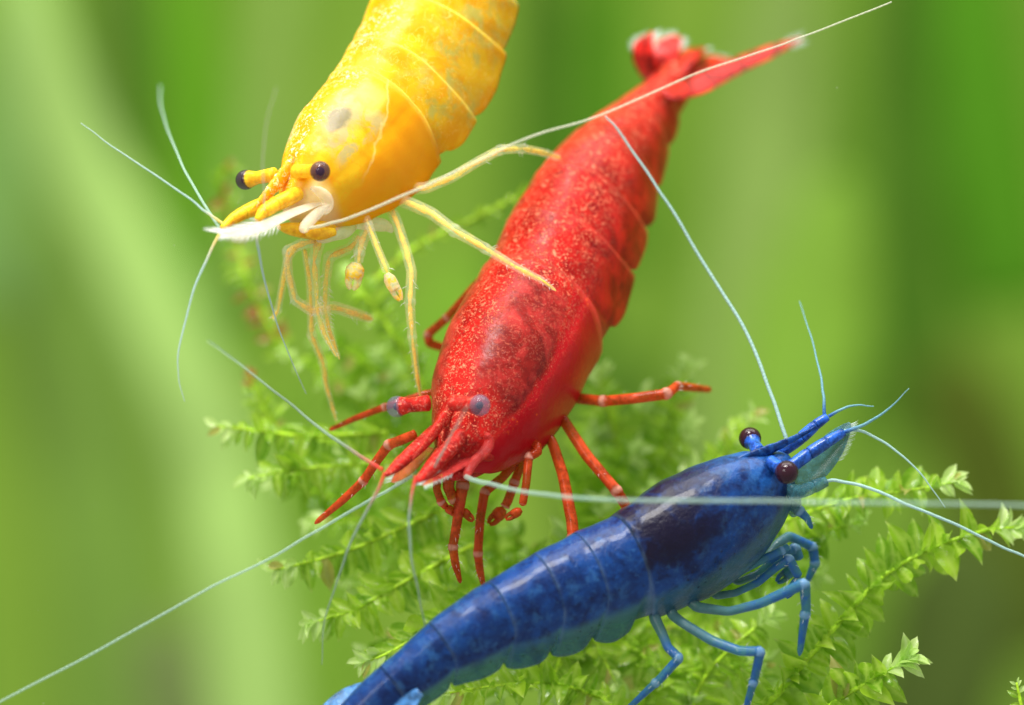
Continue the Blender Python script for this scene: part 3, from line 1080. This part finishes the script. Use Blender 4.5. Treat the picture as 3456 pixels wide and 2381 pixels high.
R.limb('leg', 'K', [(180, 560, 46, 0), (250, 660, 46, -.5), (440, 950, 48, -1.0), (690, 1245, 46, -1.6), (835, 1480, 42, -1.4), (930, 1640, 36, -.8)], 1.0, M['red_leg'], (3,), 8)
R.limb('leg', 'C', [(1120, 520, 34, 0), (1180, 620, 32, -.4), (1240, 800, 34, -.9), (1295, 1080, 36, -1.4), (1303, 1180, 35, -1.5), (1315, 1330, 28, -1.2), (1330, 1420, 20, -1)], 1.0, M['red_leg'], (4,), 6)
R.limb('leg', 'C', [(1000, 600, 30, 0), (1085, 625, 28, -.4), (1090, 668, 28, -.6), (1036, 696, 27, -.7), (1022, 850, 25, -.9), (998, 990, 24, -.9)], 1.0, M['red_leg'], (3, 5), 0, claw=(945, 1040, 30, 56, 150))
R.limb('leg', 'C', [(1010, 680, 30, 0), (985, 760, 28, -.2), (950, 850, 28, -.3), (912, 960, 28, -.4), (890, 1000, 26, -.4)], .5, M['red_leg'], (2, 4), 0, claw=(845, 1052, 42, 66, 135))
R.limb('leg', 'C', [(960, 720, 30, 0), (880, 820, 28, -.3), (772, 905, 29, -.5), (745, 1070, 28, -.6), (732, 1275, 27, -.5), (745, 1380, 24, -.3), (772, 1498, 11, 0)], .4, M['red_leg'], (2, 4), 22)
R.limb('leg', 'C', [(660, 740, 38, 0), (640, 870, 36, -.1), (610, 1070, 30, -.2), (582, 1235, 27, -.2), (598, 1340, 25, 0), (628, 1452, 12, .2)], -.2, M['red_leg'], (1, 3), 22)
R.limb('leg', 'C', [(560, 800, 40, 0), (555, 880, 34, .3), (585, 950, 30, .5), (640, 1010, 26, .6)], -.4, M['red_leg'], (2,), 0, claw=(670, 1045, 28, 50, 45))
R.limb('leg', 'C', [(490, 820, 26, 0), (485, 890, 24, .2), (512, 965, 24, .4), (545, 1000, 22, .5)], -.8, M['red_leg'], (2,), 0, claw=(575, 1020, 28, 46, 35))
R.limb('leg', 'I', [(1420, 650, 30, 0), (1335, 685, 32, .2), (1262, 712, 30, .4), (1190, 810, 28, .8), (1110, 930, 27, 1.2), (975, 1055, 24, 1.6), (820, 1185, 15, 2.2)], -1.0, M['red_leg'], (2, 4), 10)
R.limb('leg', 'I', [(1560, 390, 20, 0), (1470, 410, 22, 0), (1380, 440, 22, 0), (1235, 488, 22, .2), (1060, 555, 19, .6), (905, 625, 13, 1.2)], -2.4, M['red_leg'], (3,), 6)
R.limb('leg', 'N', [(1900, 800, 26, 0), (1780, 910, 24, 0), (1612, 1105, 25, .5), (1498, 1205, 26, .8), (1505, 1258, 27, .8), (1640, 1300, 24, 1.2)], -2.0, M['red_leg'], (2, 3), 0)
# tail fan
R.blade('uropod', 'D', [(1140, 350, 50, 0), (1078, 255, 60, 0), (1050, 175, 60, 0), (1055, 110, 44, 0), (1085, 76, 12, 0)], M['uropod_red'], l=-.9, dd=-.6, ratio=.10, flat=nrm(-Fv * .7 + Uv * .3 - Rv * .5), fringe=(.55, .99, .36, 50, (-1, 1)))
R.blade('uropod', 'D', [(1170, 330, 50, 0), (1140, 235, 58, 0), (1150, 155, 58, 0), (1180, 112, 40, 0), (1205, 92, 10, 0)], M['uropod_red'], l=-.5, dd=.3, ratio=.10, flat=nrm(-Fv * .8 + Uv * .5), fringe=(.6, .99, .34, 50, (-1, 1)))
R.blade('telson', 'D', [(1120, 320, 70, 0), (1190, 230, 72, 0), (1260, 165, 55, 0), (1310, 145, 14, 0)], M['uropod_red'], l=0, ratio=.3, flat=R.D, fringe=(.8, .99, .3, 14, (-1, 1)))
R.blade('uropod', 'D', [(1180, 290, 50, 0), (1290, 225, 60, 0), (1380, 205, 50, 0), (1430, 200, 10, 0)], M['uropod_red'], l=.6, dd=.8, ratio=.12, flat=nrm(-Fv * .8 + Uv * .5), fringe=(.6, .99, .35, 26, (-1, 1)))
R.blade('uropod', 'D', [(1150, 350, 40, 0), (1270, 310, 52, -.5), (1420, 235, 46, -1.5), (1580, 165, 34, -2.5), (1690, 120, 14, -3.5), (1730, 105, 4, -4)], M['uropod_red'], l=1.0, ratio=.14, flat=nrm(-Fv * .8 + Uv * .5), fringe=(.75, .99, .35, 26, (-1, 1)))

# ================= yellow
Y = Shrimp('translucent yellow shrimp with round black eyes and a white bristled scale', ('N', 405, 280), ('N', 852, 228), 3.7, (-.65, -.76), 0.0, True)
Y.body([(1035, -260, 60), (1040, -190, 95), (1040, -120, 125), (1030, -55, 143), (1012, 5, 154), (987, 80, 161), (957, 150, 166), (917, 220, 165), (872, 280, 159),
        (836, 318, 156), (797, 358, 153), (754, 402, 136), (716, 434, 110), (684, 456, 78), (662, 468, 46), (650, 474, 18)],
       [1.0, 2.2, 3.5, 5.0, 6.85, 8.0], .84, M['yellow'], ('N', [(790, 100, 12), (710, 170, 46), (620, 270, 46), (545, 355, 34), (482, 420, 18), (445, 455, 5)]), amp=.022, teeth=14, lo=(.90, .14), shear=.12)
Y.eye('N', 852, 228, 62, 1.85, M['eye_dark'], M['pupil'], M['yellow_flesh'], sr=.70)
Y.eye('N', 405, 280, 61, -1.85, M['eye_dark'], M['pupil'], M['yellow_flesh'], sr=.70)
for l, p in ((.55, [(720, 360, 46), (650, 395, 48), (590, 425, 46), (582, 429, 40), (574, 434, 44), (520, 470, 40), (512, 476, 34), (505, 482, 36), (475, 520, 20)]),
             (-.55, [(560, 410, 44), (480, 440, 46), (400, 475, 42), (392, 479, 36), (384, 483, 40), (330, 515, 34), (322, 520, 29), (315, 525, 30), (262, 570, 16)])):
    Y.lump('antennule_stalk', 'N', p, M['yellow_flesh'], l, n=4)
Y.blade('antenna_scale', 'N', [(880, 410, 20, 0), (780, 440, 34, 0), (650, 490, 44, 0), (500, 560, 50, 0), (370, 600, 44, 0), (285, 605, 24, 0), (250, 605, 5, 0)], M['white_flesh'], l=.9, flat=nrm(-Fv * .55 + Uv * .75), ratio=.16, fringe=(.42, .98, .62, 90, (-1, 1)), fringe_mat=M['setae_white'])
Y.lump('antenna_stalk', 'N', [(800, 330, 12), (845, 348, 30), (885, 385, 38), (898, 428, 36), (878, 462, 30), (850, 476, 14)], M['white_flesh'], 1.1, n=5)
Y.lump('antenna_stalk', 'N', [(890, 440, 14), (850, 470, 30), (805, 510, 34), (768, 550, 34), (752, 580, 28), (748, 594, 12)], M['white_flesh'], 1.35, n=5)
Y.lump('mouthparts', 'N', [(1000, 420, 40), (930, 500, 80), (840, 560, 78), (750, 580, 50), (660, 570, 36), (600, 560, 12)], M['yellow_flesh'], .3)
Y.lump('mouthparts', 'N', [(1060, 560, 20), (1000, 590, 40), (930, 600, 46), (870, 625, 38), (835, 640, 16)], M['white_flesh'], .6, flat=Fv, ratio=.6)
Y.lump('mouthparts', 'N', [(940, 590, 24), (860, 600, 40), (800, 595, 36), (760, 580, 14)], M['yellow_flesh'], .8, flat=Fv, ratio=.6)
Y.lump('mouthparts', 'N', [(1070, 550, 26), (1140, 545, 40), (1210, 548, 42), (1255, 562, 32), (1285, 592, 10)], M['white_flesh'], .8, flat=Fv, ratio=.5)
Y.feeler('N', [(275, 545, 0), (180, 480, .1), (80, 400, .2), (-180, 220, .3), (-420, 60, .4), (-580, -62, .4)], .07, .02, M['feeler_yellow'], l=-.6, name='antennule')
Y.feeler('N', [(250, 570, 0), (100, 330, 2.5), (0, 130, 5), (-60, -20, 8), (-100, -160, 11), (-107, -285, 14)], .075, .045, M['feeler_pale'], l=-.6, name='antennule')
Y.feeler('N', [(262, 580, 0), (180, 740, -.2), (90, 960, -.3), (10, 1280, -.4), (3, 1450, -.4), (40, 1605, -.4)], .08, .015, M['feeler_yellow'], l=-.6, name='antennule')
Y.feeler('N', [(475, 520, 0), (475, 640, -.2), (500, 790, .2), (560, 1030, 1.5), (650, 1290, 3), (770, 1560, 5)], .08, .02, M['feeler_yellow'], l=.5, name='antennule')
Y.feeler('N', [(520, 480, 0), (515, 330, -2.5), (510, 130, -4.5), (540, -100, -6), (590, -270, -7)], .045, .015, M['feeler_long'], l=.5, name='antennule')
Y.feeler('N', [(775, 570, 0), (900, 545, -.4), (1070, 490, -1), (1420, 345, -1.6), (1820, 155, -2), (2120, 20, -2), (2560, -120, -1.6), (3140, -370, -1), (3560, -510, 0), (3800, -600, .6), (4270, -785, 1.5)], .075, .035, M['feeler_long'], l=1.4)
Y.limb('leg', 'N', core=M['yellow_leg'], pts=[(1340, 330, 40, 0), (1480, 330, 36, -.3), (1640, 265, 33, -.5), (1780, 180, 31, -.5), (1930, 100, 31, -.2), (2060, 92, 28, .6), (2180, 115, 26, 1.6), (2290, 150, 20, 2.6)], l=.9, mat=M['cuticle'], joints=(4, 5), setae=10)
Y.limb('leg', 'N', core=M['yellow_leg'], pts=[(1290, 390, 42, 0), (1400, 425, 40, -.3), (1520, 480, 38, -.8), (1655, 583, 36, -1.3), (1840, 690, 30, -1.6), (2020, 800, 26, -1.9), (2180, 880, 20, -2.0), (2265, 945, 8, -2.0)], l=.9, mat=M['cuticle'], joints=(3, 4, 6), setae=16)
Y.limb('leg', 'N', core=M['yellow_leg'], pts=[(1270, 440, 36, 0), (1310, 530, 34, -.2), (1360, 680, 33, -.5), (1400, 830, 34, -.8), (1388, 1010, 33, -1.0), (1402, 1220, 27, -.9), (1432, 1460, 21, -.5), (1462, 1625, 14, 0)], l=.9, mat=M['cuticle'], joints=(4, 5), setae=22)
Y.limb('leg', 'N', core=M['yellow_leg'], pts=[(1120, 500, 28, 0), (1143, 550, 25, -.1), (1195, 690, 25, -.3), (1255, 835, 28, -.5)], l=1.0, mat=M['cuticle'], joints=(1, 3), setae=6, claw=(1292, 920, 40, 92, 62))
Y.limb('leg', 'N', core=M['yellow_leg'], pts=[(1140, 560, 40, 0), (1105, 640, 38, -.1), (1085, 720, 32, -.2), (1082, 780, 28, -.2)], l=.8, mat=M['clear_leg'], joints=(2,), setae=4, claw=(1055, 855, 58, 82, 100))
Y.limb('leg', 'N', core=M['yellow_leg'], pts=[(1090, 620, 36, 0), (1030, 690, 34, 0), (905, 740, 34, .1), (885, 890, 30, .2), (880, 1045, 29, .3), (905, 1180, 28, .3), (968, 1355, 10, .3)], l=.5, mat=M['cuticle'], joints=(2, 4), setae=34)
Y.limb('leg', 'N', core=M['yellow_leg'], pts=[(860, 600, 44, 0), (830, 690, 42, .1), (815, 765, 34, .2), (828, 920, 29, .4), (835, 1080, 28, .5), (880, 1210, 24, .6), (950, 1340, 10, .6)], l=.1, mat=M['cuticle'], joints=(2, 4), setae=24)
Y.limb('leg', 'N', core=M['yellow_leg'], pts=[(820, 640, 40, 0), (740, 665, 36, .2), (652, 705, 30, .4), (665, 850, 26, .6), (700, 1000, 28, .9), (800, 1065, 34, 1.2), (930, 1040, 38, 1.6), (1060, 1080, 36, 2.2), (1165, 1115, 26, 3.0)], l=-.2, mat=M['clear_leg'], joints=(2, 4), setae=6)
Y.limb('leg', 'N', core=M['yellow_leg'], pts=[(700, 690, 26, 0), (650, 770, 24, .4), (625, 920, 24, 1.0), (600, 1060, 22, 1.6), (570, 1110, 18, 2.0)], l=-.8, mat=M['cuticle'], joints=(3,), setae=4)
Y.limb('leg', 'N', core=M['yellow_leg'], pts=[(760, 700, 22, 0), (790, 900, 24, .6), (800, 1130, 26, 1.5), (800, 1210, 27, 1.8), (870, 1375, 26, 2.4), (885, 1500, 22, 3.0), (925, 1640, 17, 3.4), (950, 1730, 8, 3.6)], l=-.6, mat=M['cuticle'], joints=(3, 4), setae=4)


# ------------------------------------------------------------------ moss
def make_leaf(k):
    """Concave, pointed leaf blade with a midrib, arched along its length; 64 triangles."""
    r = random.Random(100 + k)
    nl, nw = 8, 4
    fold = r.uniform(.25, .60)
    kap = r.uniform(.25, 1.25)
    sick = r.uniform(.02, .26)
    tw = r.uniform(-.4, .4)
    wide = r.uniform(.19, .25)
    v, f, t_, rb = [], [], [], []
    for i in range(nl + 1):
        t = i / nl
        w = wide * (math.sin(math.pi * (t * .94 + .06) ** .9)) ** .72 * (1 - .18 * t)
        if t > .8:
            w *= (1 - ((t - .8) / .2) ** 1.3) * .96 + .02
        ax, az = math.sin(kap * t) / kap, -(1 - math.cos(kap * t)) / kap
        yc = sick * t * t
        for j in range(nw + 1):
            q = 2 * j / nw - 1
            y = q * w
            z = fold * abs(q) ** 1.5 * w * 1.25 + .010 * math.sin(9 * t + 3 * q + k)
            a = tw * t
            v.append((ax, yc + y * math.cos(a) - z * math.sin(a) * .3, az + z + y * math.sin(a)))
            t_.append(t)
            rb.append(1.0 if j == nw // 2 else 0.0)
    for i in range(nl):
        for j in range(nw):
            a = i * (nw + 1) + j
            f.append((a, a + 1, a + nw + 2, a + nw + 1))
    mb = MB()
    mb.add(v, f, t=t_, rib=rb)
    return mb


LEAVES = {}
for mk in ('leaf', 'leaf_deep', 'leaf_tip', 'leaf_brown', 'leaf_old'):
    LEAVES[mk] = []
    for k in range(12 if mk in ('leaf', 'leaf_deep') else 5):
        me = make_leaf(k).mesh('leaf')
        me.materials.append(M[mk])
        LEAVES[mk].append(me)


def frond(path, leaf_px, label, spacing=.42, ang=58, face=None, tipmat='leaf_tip', mat='leaf', group=None, third=.25, stem_r=.11, seed=0, droop=.15, tipn=5, brown=0.0):
    """A moss branch: thin stem with two ranks of pointed leaves, path from base to tip in G pixels + depth."""
    r = random.Random(1000 + seed)
    W = catmull([P('G', *p) for p in path], 14)
    seg = np.linalg.norm(np.diff(W, axis=0), axis=1)
    cum = np.concatenate([[0], np.cumsum(seg)])
    total = cum[-1]
    base = W[0]
    root = thing('moss_frond', base, label, 'moss', group or 'moss fronds under the shrimps')
    mb = MB()
    tube(mb, W, np.linspace(stem_r, stem_r * .35, len(W)), 8)
    mb.build('stem', M['stem'], root)
    fc = nrm(face if face is not None else (-Fv + .5 * Uv + .25 * rng.normal(size=3)))
    LL = leaf_px * .82 * 1.49159 * KPX
    s = .12
    side = 1
    while s < total + .02:
        u = min(s, total)
        i = min(int(np.searchsorted(cum, u)) - 1, len(seg) - 1)
        i = max(i, 0)
        f = (u - cum[i]) / seg[i]
        p = W[i] * (1 - f) + W[i + 1] * f
        t = nrm(W[min(i + 2, len(W) - 1)] - W[max(i - 1, 0)])
        nn = nrm(fc - t * np.dot(fc, t))
        sd = np.cross(nn, t)
        tt = u / total
        rem = total - u
        size = LL * (.62 + .38 * sstep(0, LL * 2.0, rem)) * r.uniform(.62, 1.14)
        a = math.radians((ang * (.45 + .55 * sstep(0, LL * 1.6, rem))) + r.uniform(-16, 16))
        roll = r.uniform(-.7, .7)
        if r.random() < third:
            lat = nrm(nn * r.uniform(.5, 1.0) + sd * side * r.uniform(.2, .8))
            ln = nrm(np.cross(lat, t)) * (1 if r.random() < .5 else -1)
        else:
            lat = nrm(sd * side + nn * r.uniform(-.35, .35))
            ln = nn
        dr = nrm(t * math.cos(a) + lat * math.sin(a) - Uv * droop * r.uniform(0, 1))
        ln = nrm(ln + sd * roll * .8 + r.uniform(-.4, .4) * t)
        ln = nrm(ln - dr * np.dot(ln, dr))
        bi = np.cross(ln, dr)
        mk = tipmat if rem < LL * .14 * tipn else mat
        if r.random() < brown:
            mk = 'leaf_brown'
        elif r.random() < .035:
            mk = 'leaf_old'
        me = r.choice(LEAVES[mk])
        o = bpy.data.objects.new('leaf', me)
        col.objects.link(o)
        o.parent = root
        wd = size * r.uniform(.95, 1.35) * (-1 if np.dot(bi, t) > 0 else 1)
        loc = (p + lat * stem_r * .4 - base) * S
        o.matrix_basis = Matrix(((dr[0] * size, bi[0] * wd, ln[0] * size, loc[0]),
                                 (dr[1] * size, bi[1] * wd, ln[1] * size, loc[1]),
                                 (dr[2] * size, bi[2] * wd, ln[2] * size, loc[2]), (0, 0, 0, 1)))
        side = -side
        s += spacing * r.uniform(.27, .46) * (.45 + .55 * sstep(0, LL * 1.2, rem))
    return root


def zg(z, pts):
    return [(px(z, x, y)[0] / 1.49159, px(z, x, y)[1] / 1.49159, d) for x, y, d in pts]


FR = [
    (zg('I', [(1250, 640, 9), (1000, 655, 8.5), (740, 660, 8), (480, 630, 7.5), (235, 605, 7)]), 88, 'pale tipped moss frond just below the tip of the yellow shrimp leg', {'droop': .8, 'ang': 66}),
    (zg('I', [(1700, 720, 9), (1400, 800, 8), (1130, 825, 7.5), (700, 862, 7), (420, 915, 6.5)]), 90, 'moss frond crossed by the red shrimp antennule', {'droop': .8, 'ang': 66}),
    (zg('I', [(1700, 1010, 7), (1560, 1110, 6.5), (1330, 1215, 6), (1050, 1335, 5.5), (800, 1410, 5), (590, 1460, 4.5)]), 96, 'moss frond with hanging leaves under the red shrimp front legs', {'droop': .9, 'ang': 68}),
    (zg('J', [(1150, 400, 6), (1000, 480, 5.5), (820, 575, 5), (600, 700, 4.5), (480, 765, 4.2), (230, 840, 4)]), 98, 'moss frond above the tail of the blue shrimp', {'droop': .8, 'ang': 66}),
    (zg('J', [(1250, 640, 4), (1050, 760, 3.4), (850, 900, 3), (700, 990, 2.8), (540, 1060, 2.6)]), 96, 'crisp moss frond whose pointed tip touches the blue shrimp tail', {'ang': 50}),
    (zg('J', [(2000, 1350, 4.5), (1800, 1230, 3.6), (1560, 1170, 3.0), (1250, 1190, 2.6), (950, 1235, 2.4)]), 92, 'moss frond lying along the belly of the blue shrimp', {'third': .5}),
    (zg('N', [(1050, 1020, 14), (1400, 700, 14), (1780, 510, 14), (2150, 330, 14), (2350, 260, 14)]), 46, 'slender blurred moss stem between the yellow and red shrimps', {'ang': 25, 'spacing': .6}),
    (zg('N', [(1500, 1600, 13), (1350, 1300, 13), (1200, 1080, 13), (1100, 950, 13), (980, 800, 14)]), 66, 'bright blurred moss stem behind the yellow shrimp legs', {}),
    (zg('G', [(640, 800, 19), (560, 640, 19), (530, 520, 20), (500, 420, 20), (520, 380, 20)]), 70, 'far brownish moss frond behind the yellow shrimp mouth', {'brown': .3, 'tipmat': 'leaf', 'third': .5}),
    (zg('G', [(650, 1000, 12), (600, 930, 12), (575, 880, 12), (560, 850, 12)]), 66, 'short moss tuft with reddish brown tip near a red antennule', {'tipmat': 'leaf_brown', 'tipn': 4}),
    (zg('E', [(600, 830, 8), (800, 760, 7), (1000, 690, 6), (1250, 610, 5), (1500, 575, 4.5), (1745, 530, 4)]), 98, 'moss frond right below the blue shrimp eye and antenna', {'ang': 62}),
    (zg('E', [(720, 1720, 3), (900, 1520, 3), (1080, 1310, 3), (1230, 1140, 3.2), (1400, 970, 3.4), (1620, 850, 3.6), (1850, 770, 3.8), (2040, 745, 4)]), 112, 'long arching moss frond rising past the blue shrimp legs', {'ang': 66, 'third': .45, 'stem_r': .15}),
    (zg('E', [(980, 1800, 2), (1080, 1640, 1.8), (1220, 1540, 1.6), (1380, 1450, 1.4), (1525, 1365, 1.2)]), 122, 'crisp moss frond with glossy curved leaves at the lower edge', {'ang': 60, 'third': .5, 'stem_r': .15}),
    (zg('K', [(1050, 950, 14), (1120, 700, 13.5), (1200, 450, 13), (1290, 200, 13)]), 80, 'blurred moss tip behind the stretched red shrimp leg', {}),
    (zg('K', [(700, 900, 13), (640, 600, 13), (570, 400, 13), (550, 230, 13)]), 76, 'blurred moss tip touching the red shrimp flank', {}),
    (zg('K', [(1500, 1050, 10), (1620, 900, 10), (1720, 740, 10), (1830, 600, 10)]), 76, 'moss tip behind the far eye of the blue shrimp', {}),
    (zg('G', [(2330, 1660, 1), (2312, 1600, 1), (2300, 1545, 1)]), 44, 'single moss tip in the lower corner apart from the other fronds', {'third': .2}),
    (zg('E', [(500, 1800, 5), (480, 1600, 5), (560, 1430, 5), (700, 1290, 5), (860, 1160, 5.5)]), 90, 'moss frond between the two lower legs of the blue shrimp', {}),
    (zg('E', [(200, 1700, 6), (260, 1550, 6), (420, 1440, 6), (640, 1420, 6), (830, 1380, 6)]), 90, 'moss frond behind the bent rear leg of the blue shrimp', {'third': .5}),
]
for i, (p, lp, lab, kw) in enumerate(FR):
    frond(p, lp, lab, seed=i, **kw)

fr = random.Random(5)


def fill_label(x, y):
    if y < 900 and x < 1000:
        return 'soft moss frond behind the legs of the yellow shrimp'
    if x < 800:
        return 'moss frond in the clump beside the red shrimp antennules'
    if y < 1150 and x < 1300:
        return 'moss frond in the shade behind the red shrimp head'
    if y > 1440 and x < 1330:
        return 'moss frond under the tail half of the blue shrimp'
    if y > 1440:
        return 'moss frond under the rear legs of the blue shrimp'
    if x > 1680:
        return 'moss frond behind the front legs of the blue shrimp'
    if x > 1300 and y < 1160:
        return 'moss frond behind the outstretched side legs of the red shrimp'
    return 'moss frond between the red shrimp feet and the blue shrimp back'


k = 0
FILL = []
# loose mass behind: tips spread over the clump, stems running back to its heart
for tx, ty, d in [(640, 800, 15), (720, 760, 16), (860, 790, 16), (620, 1080, 13), (700, 1180, 11), (760, 1050, 13), (820, 880, 14), (900, 840, 15), (780, 1330, 9), (820, 1480, 8), (900, 1500, 7),
                  (960, 1330, 9), (1060, 1250, 9), (1150, 1180, 10), (1000, 1140, 11), (1180, 1260, 8), (1280, 1200, 9), (1380, 880, 15), (1460, 900, 14), (1350, 980, 13), (1450, 1010, 12),
                  (1560, 960, 12), (1650, 1000, 11), (1480, 1100, 10), (1580, 1060, 10), (1360, 1130, 10), (1700, 1080, 9), (1760, 1230, 8), (1850, 1180, 7), (1860, 1300, 8), (1700, 1450, 7), (1640, 1530, 6),
                  (1500, 1500, 6), (1560, 1580, 5), (1400, 1560, 5), (1120, 1600, 5), (1240, 1570, 4.5), (1760, 1560, 6), (1950, 1180, 6), (1420, 1200, 8)]:
    hx, hy = 1300 + (tx - 1300) * .35, 1330 + (ty - 1330) * .35 + 60
    dx, dy = hx - tx, hy - ty
    ln = math.hypot(dx, dy)
    want = fr.uniform(300, 420)
    if ln < 40:
        dx, dy, ln = 30, 60, 67
    dx, dy = dx / ln * want, dy / ln * want
    bx, by = tx + dx, ty + dy
    mx, my = tx + dx * .5 + fr.uniform(-40, 40), ty + dy * .5 - fr.uniform(0, 50)
    frond([(bx, by, d + 4), (mx, my, d + 1.5), (tx, ty, d)], fr.uniform(74, 96), fill_label(tx, ty), mat='leaf_deep' if fr.random() < .4 else 'leaf',
          group='moss fronds in the clump behind', seed=200 + k, ang=fr.uniform(54, 70), third=.35, droop=fr.uniform(.1, .7))
    k += 1

# ------------------------------------------------------------------ specks drifting in the water
sp = MB()
pr = random.Random(21)
for i in range(36):
    d = pr.uniform(-14, 60)
    c = P('G', pr.uniform(0, 2317), pr.uniform(0, 1596), d)
    ball(sp, c, pr.uniform(.008, .018), (0, 0, 1), 1.0, 6, 4)
so = sp.build('drifting_specks', plain('speck', (.60, .68, .45), .6, .45))
tag(so, 'tiny pale specks drifting in the water around the shrimps', 'specks', None, 'stuff')
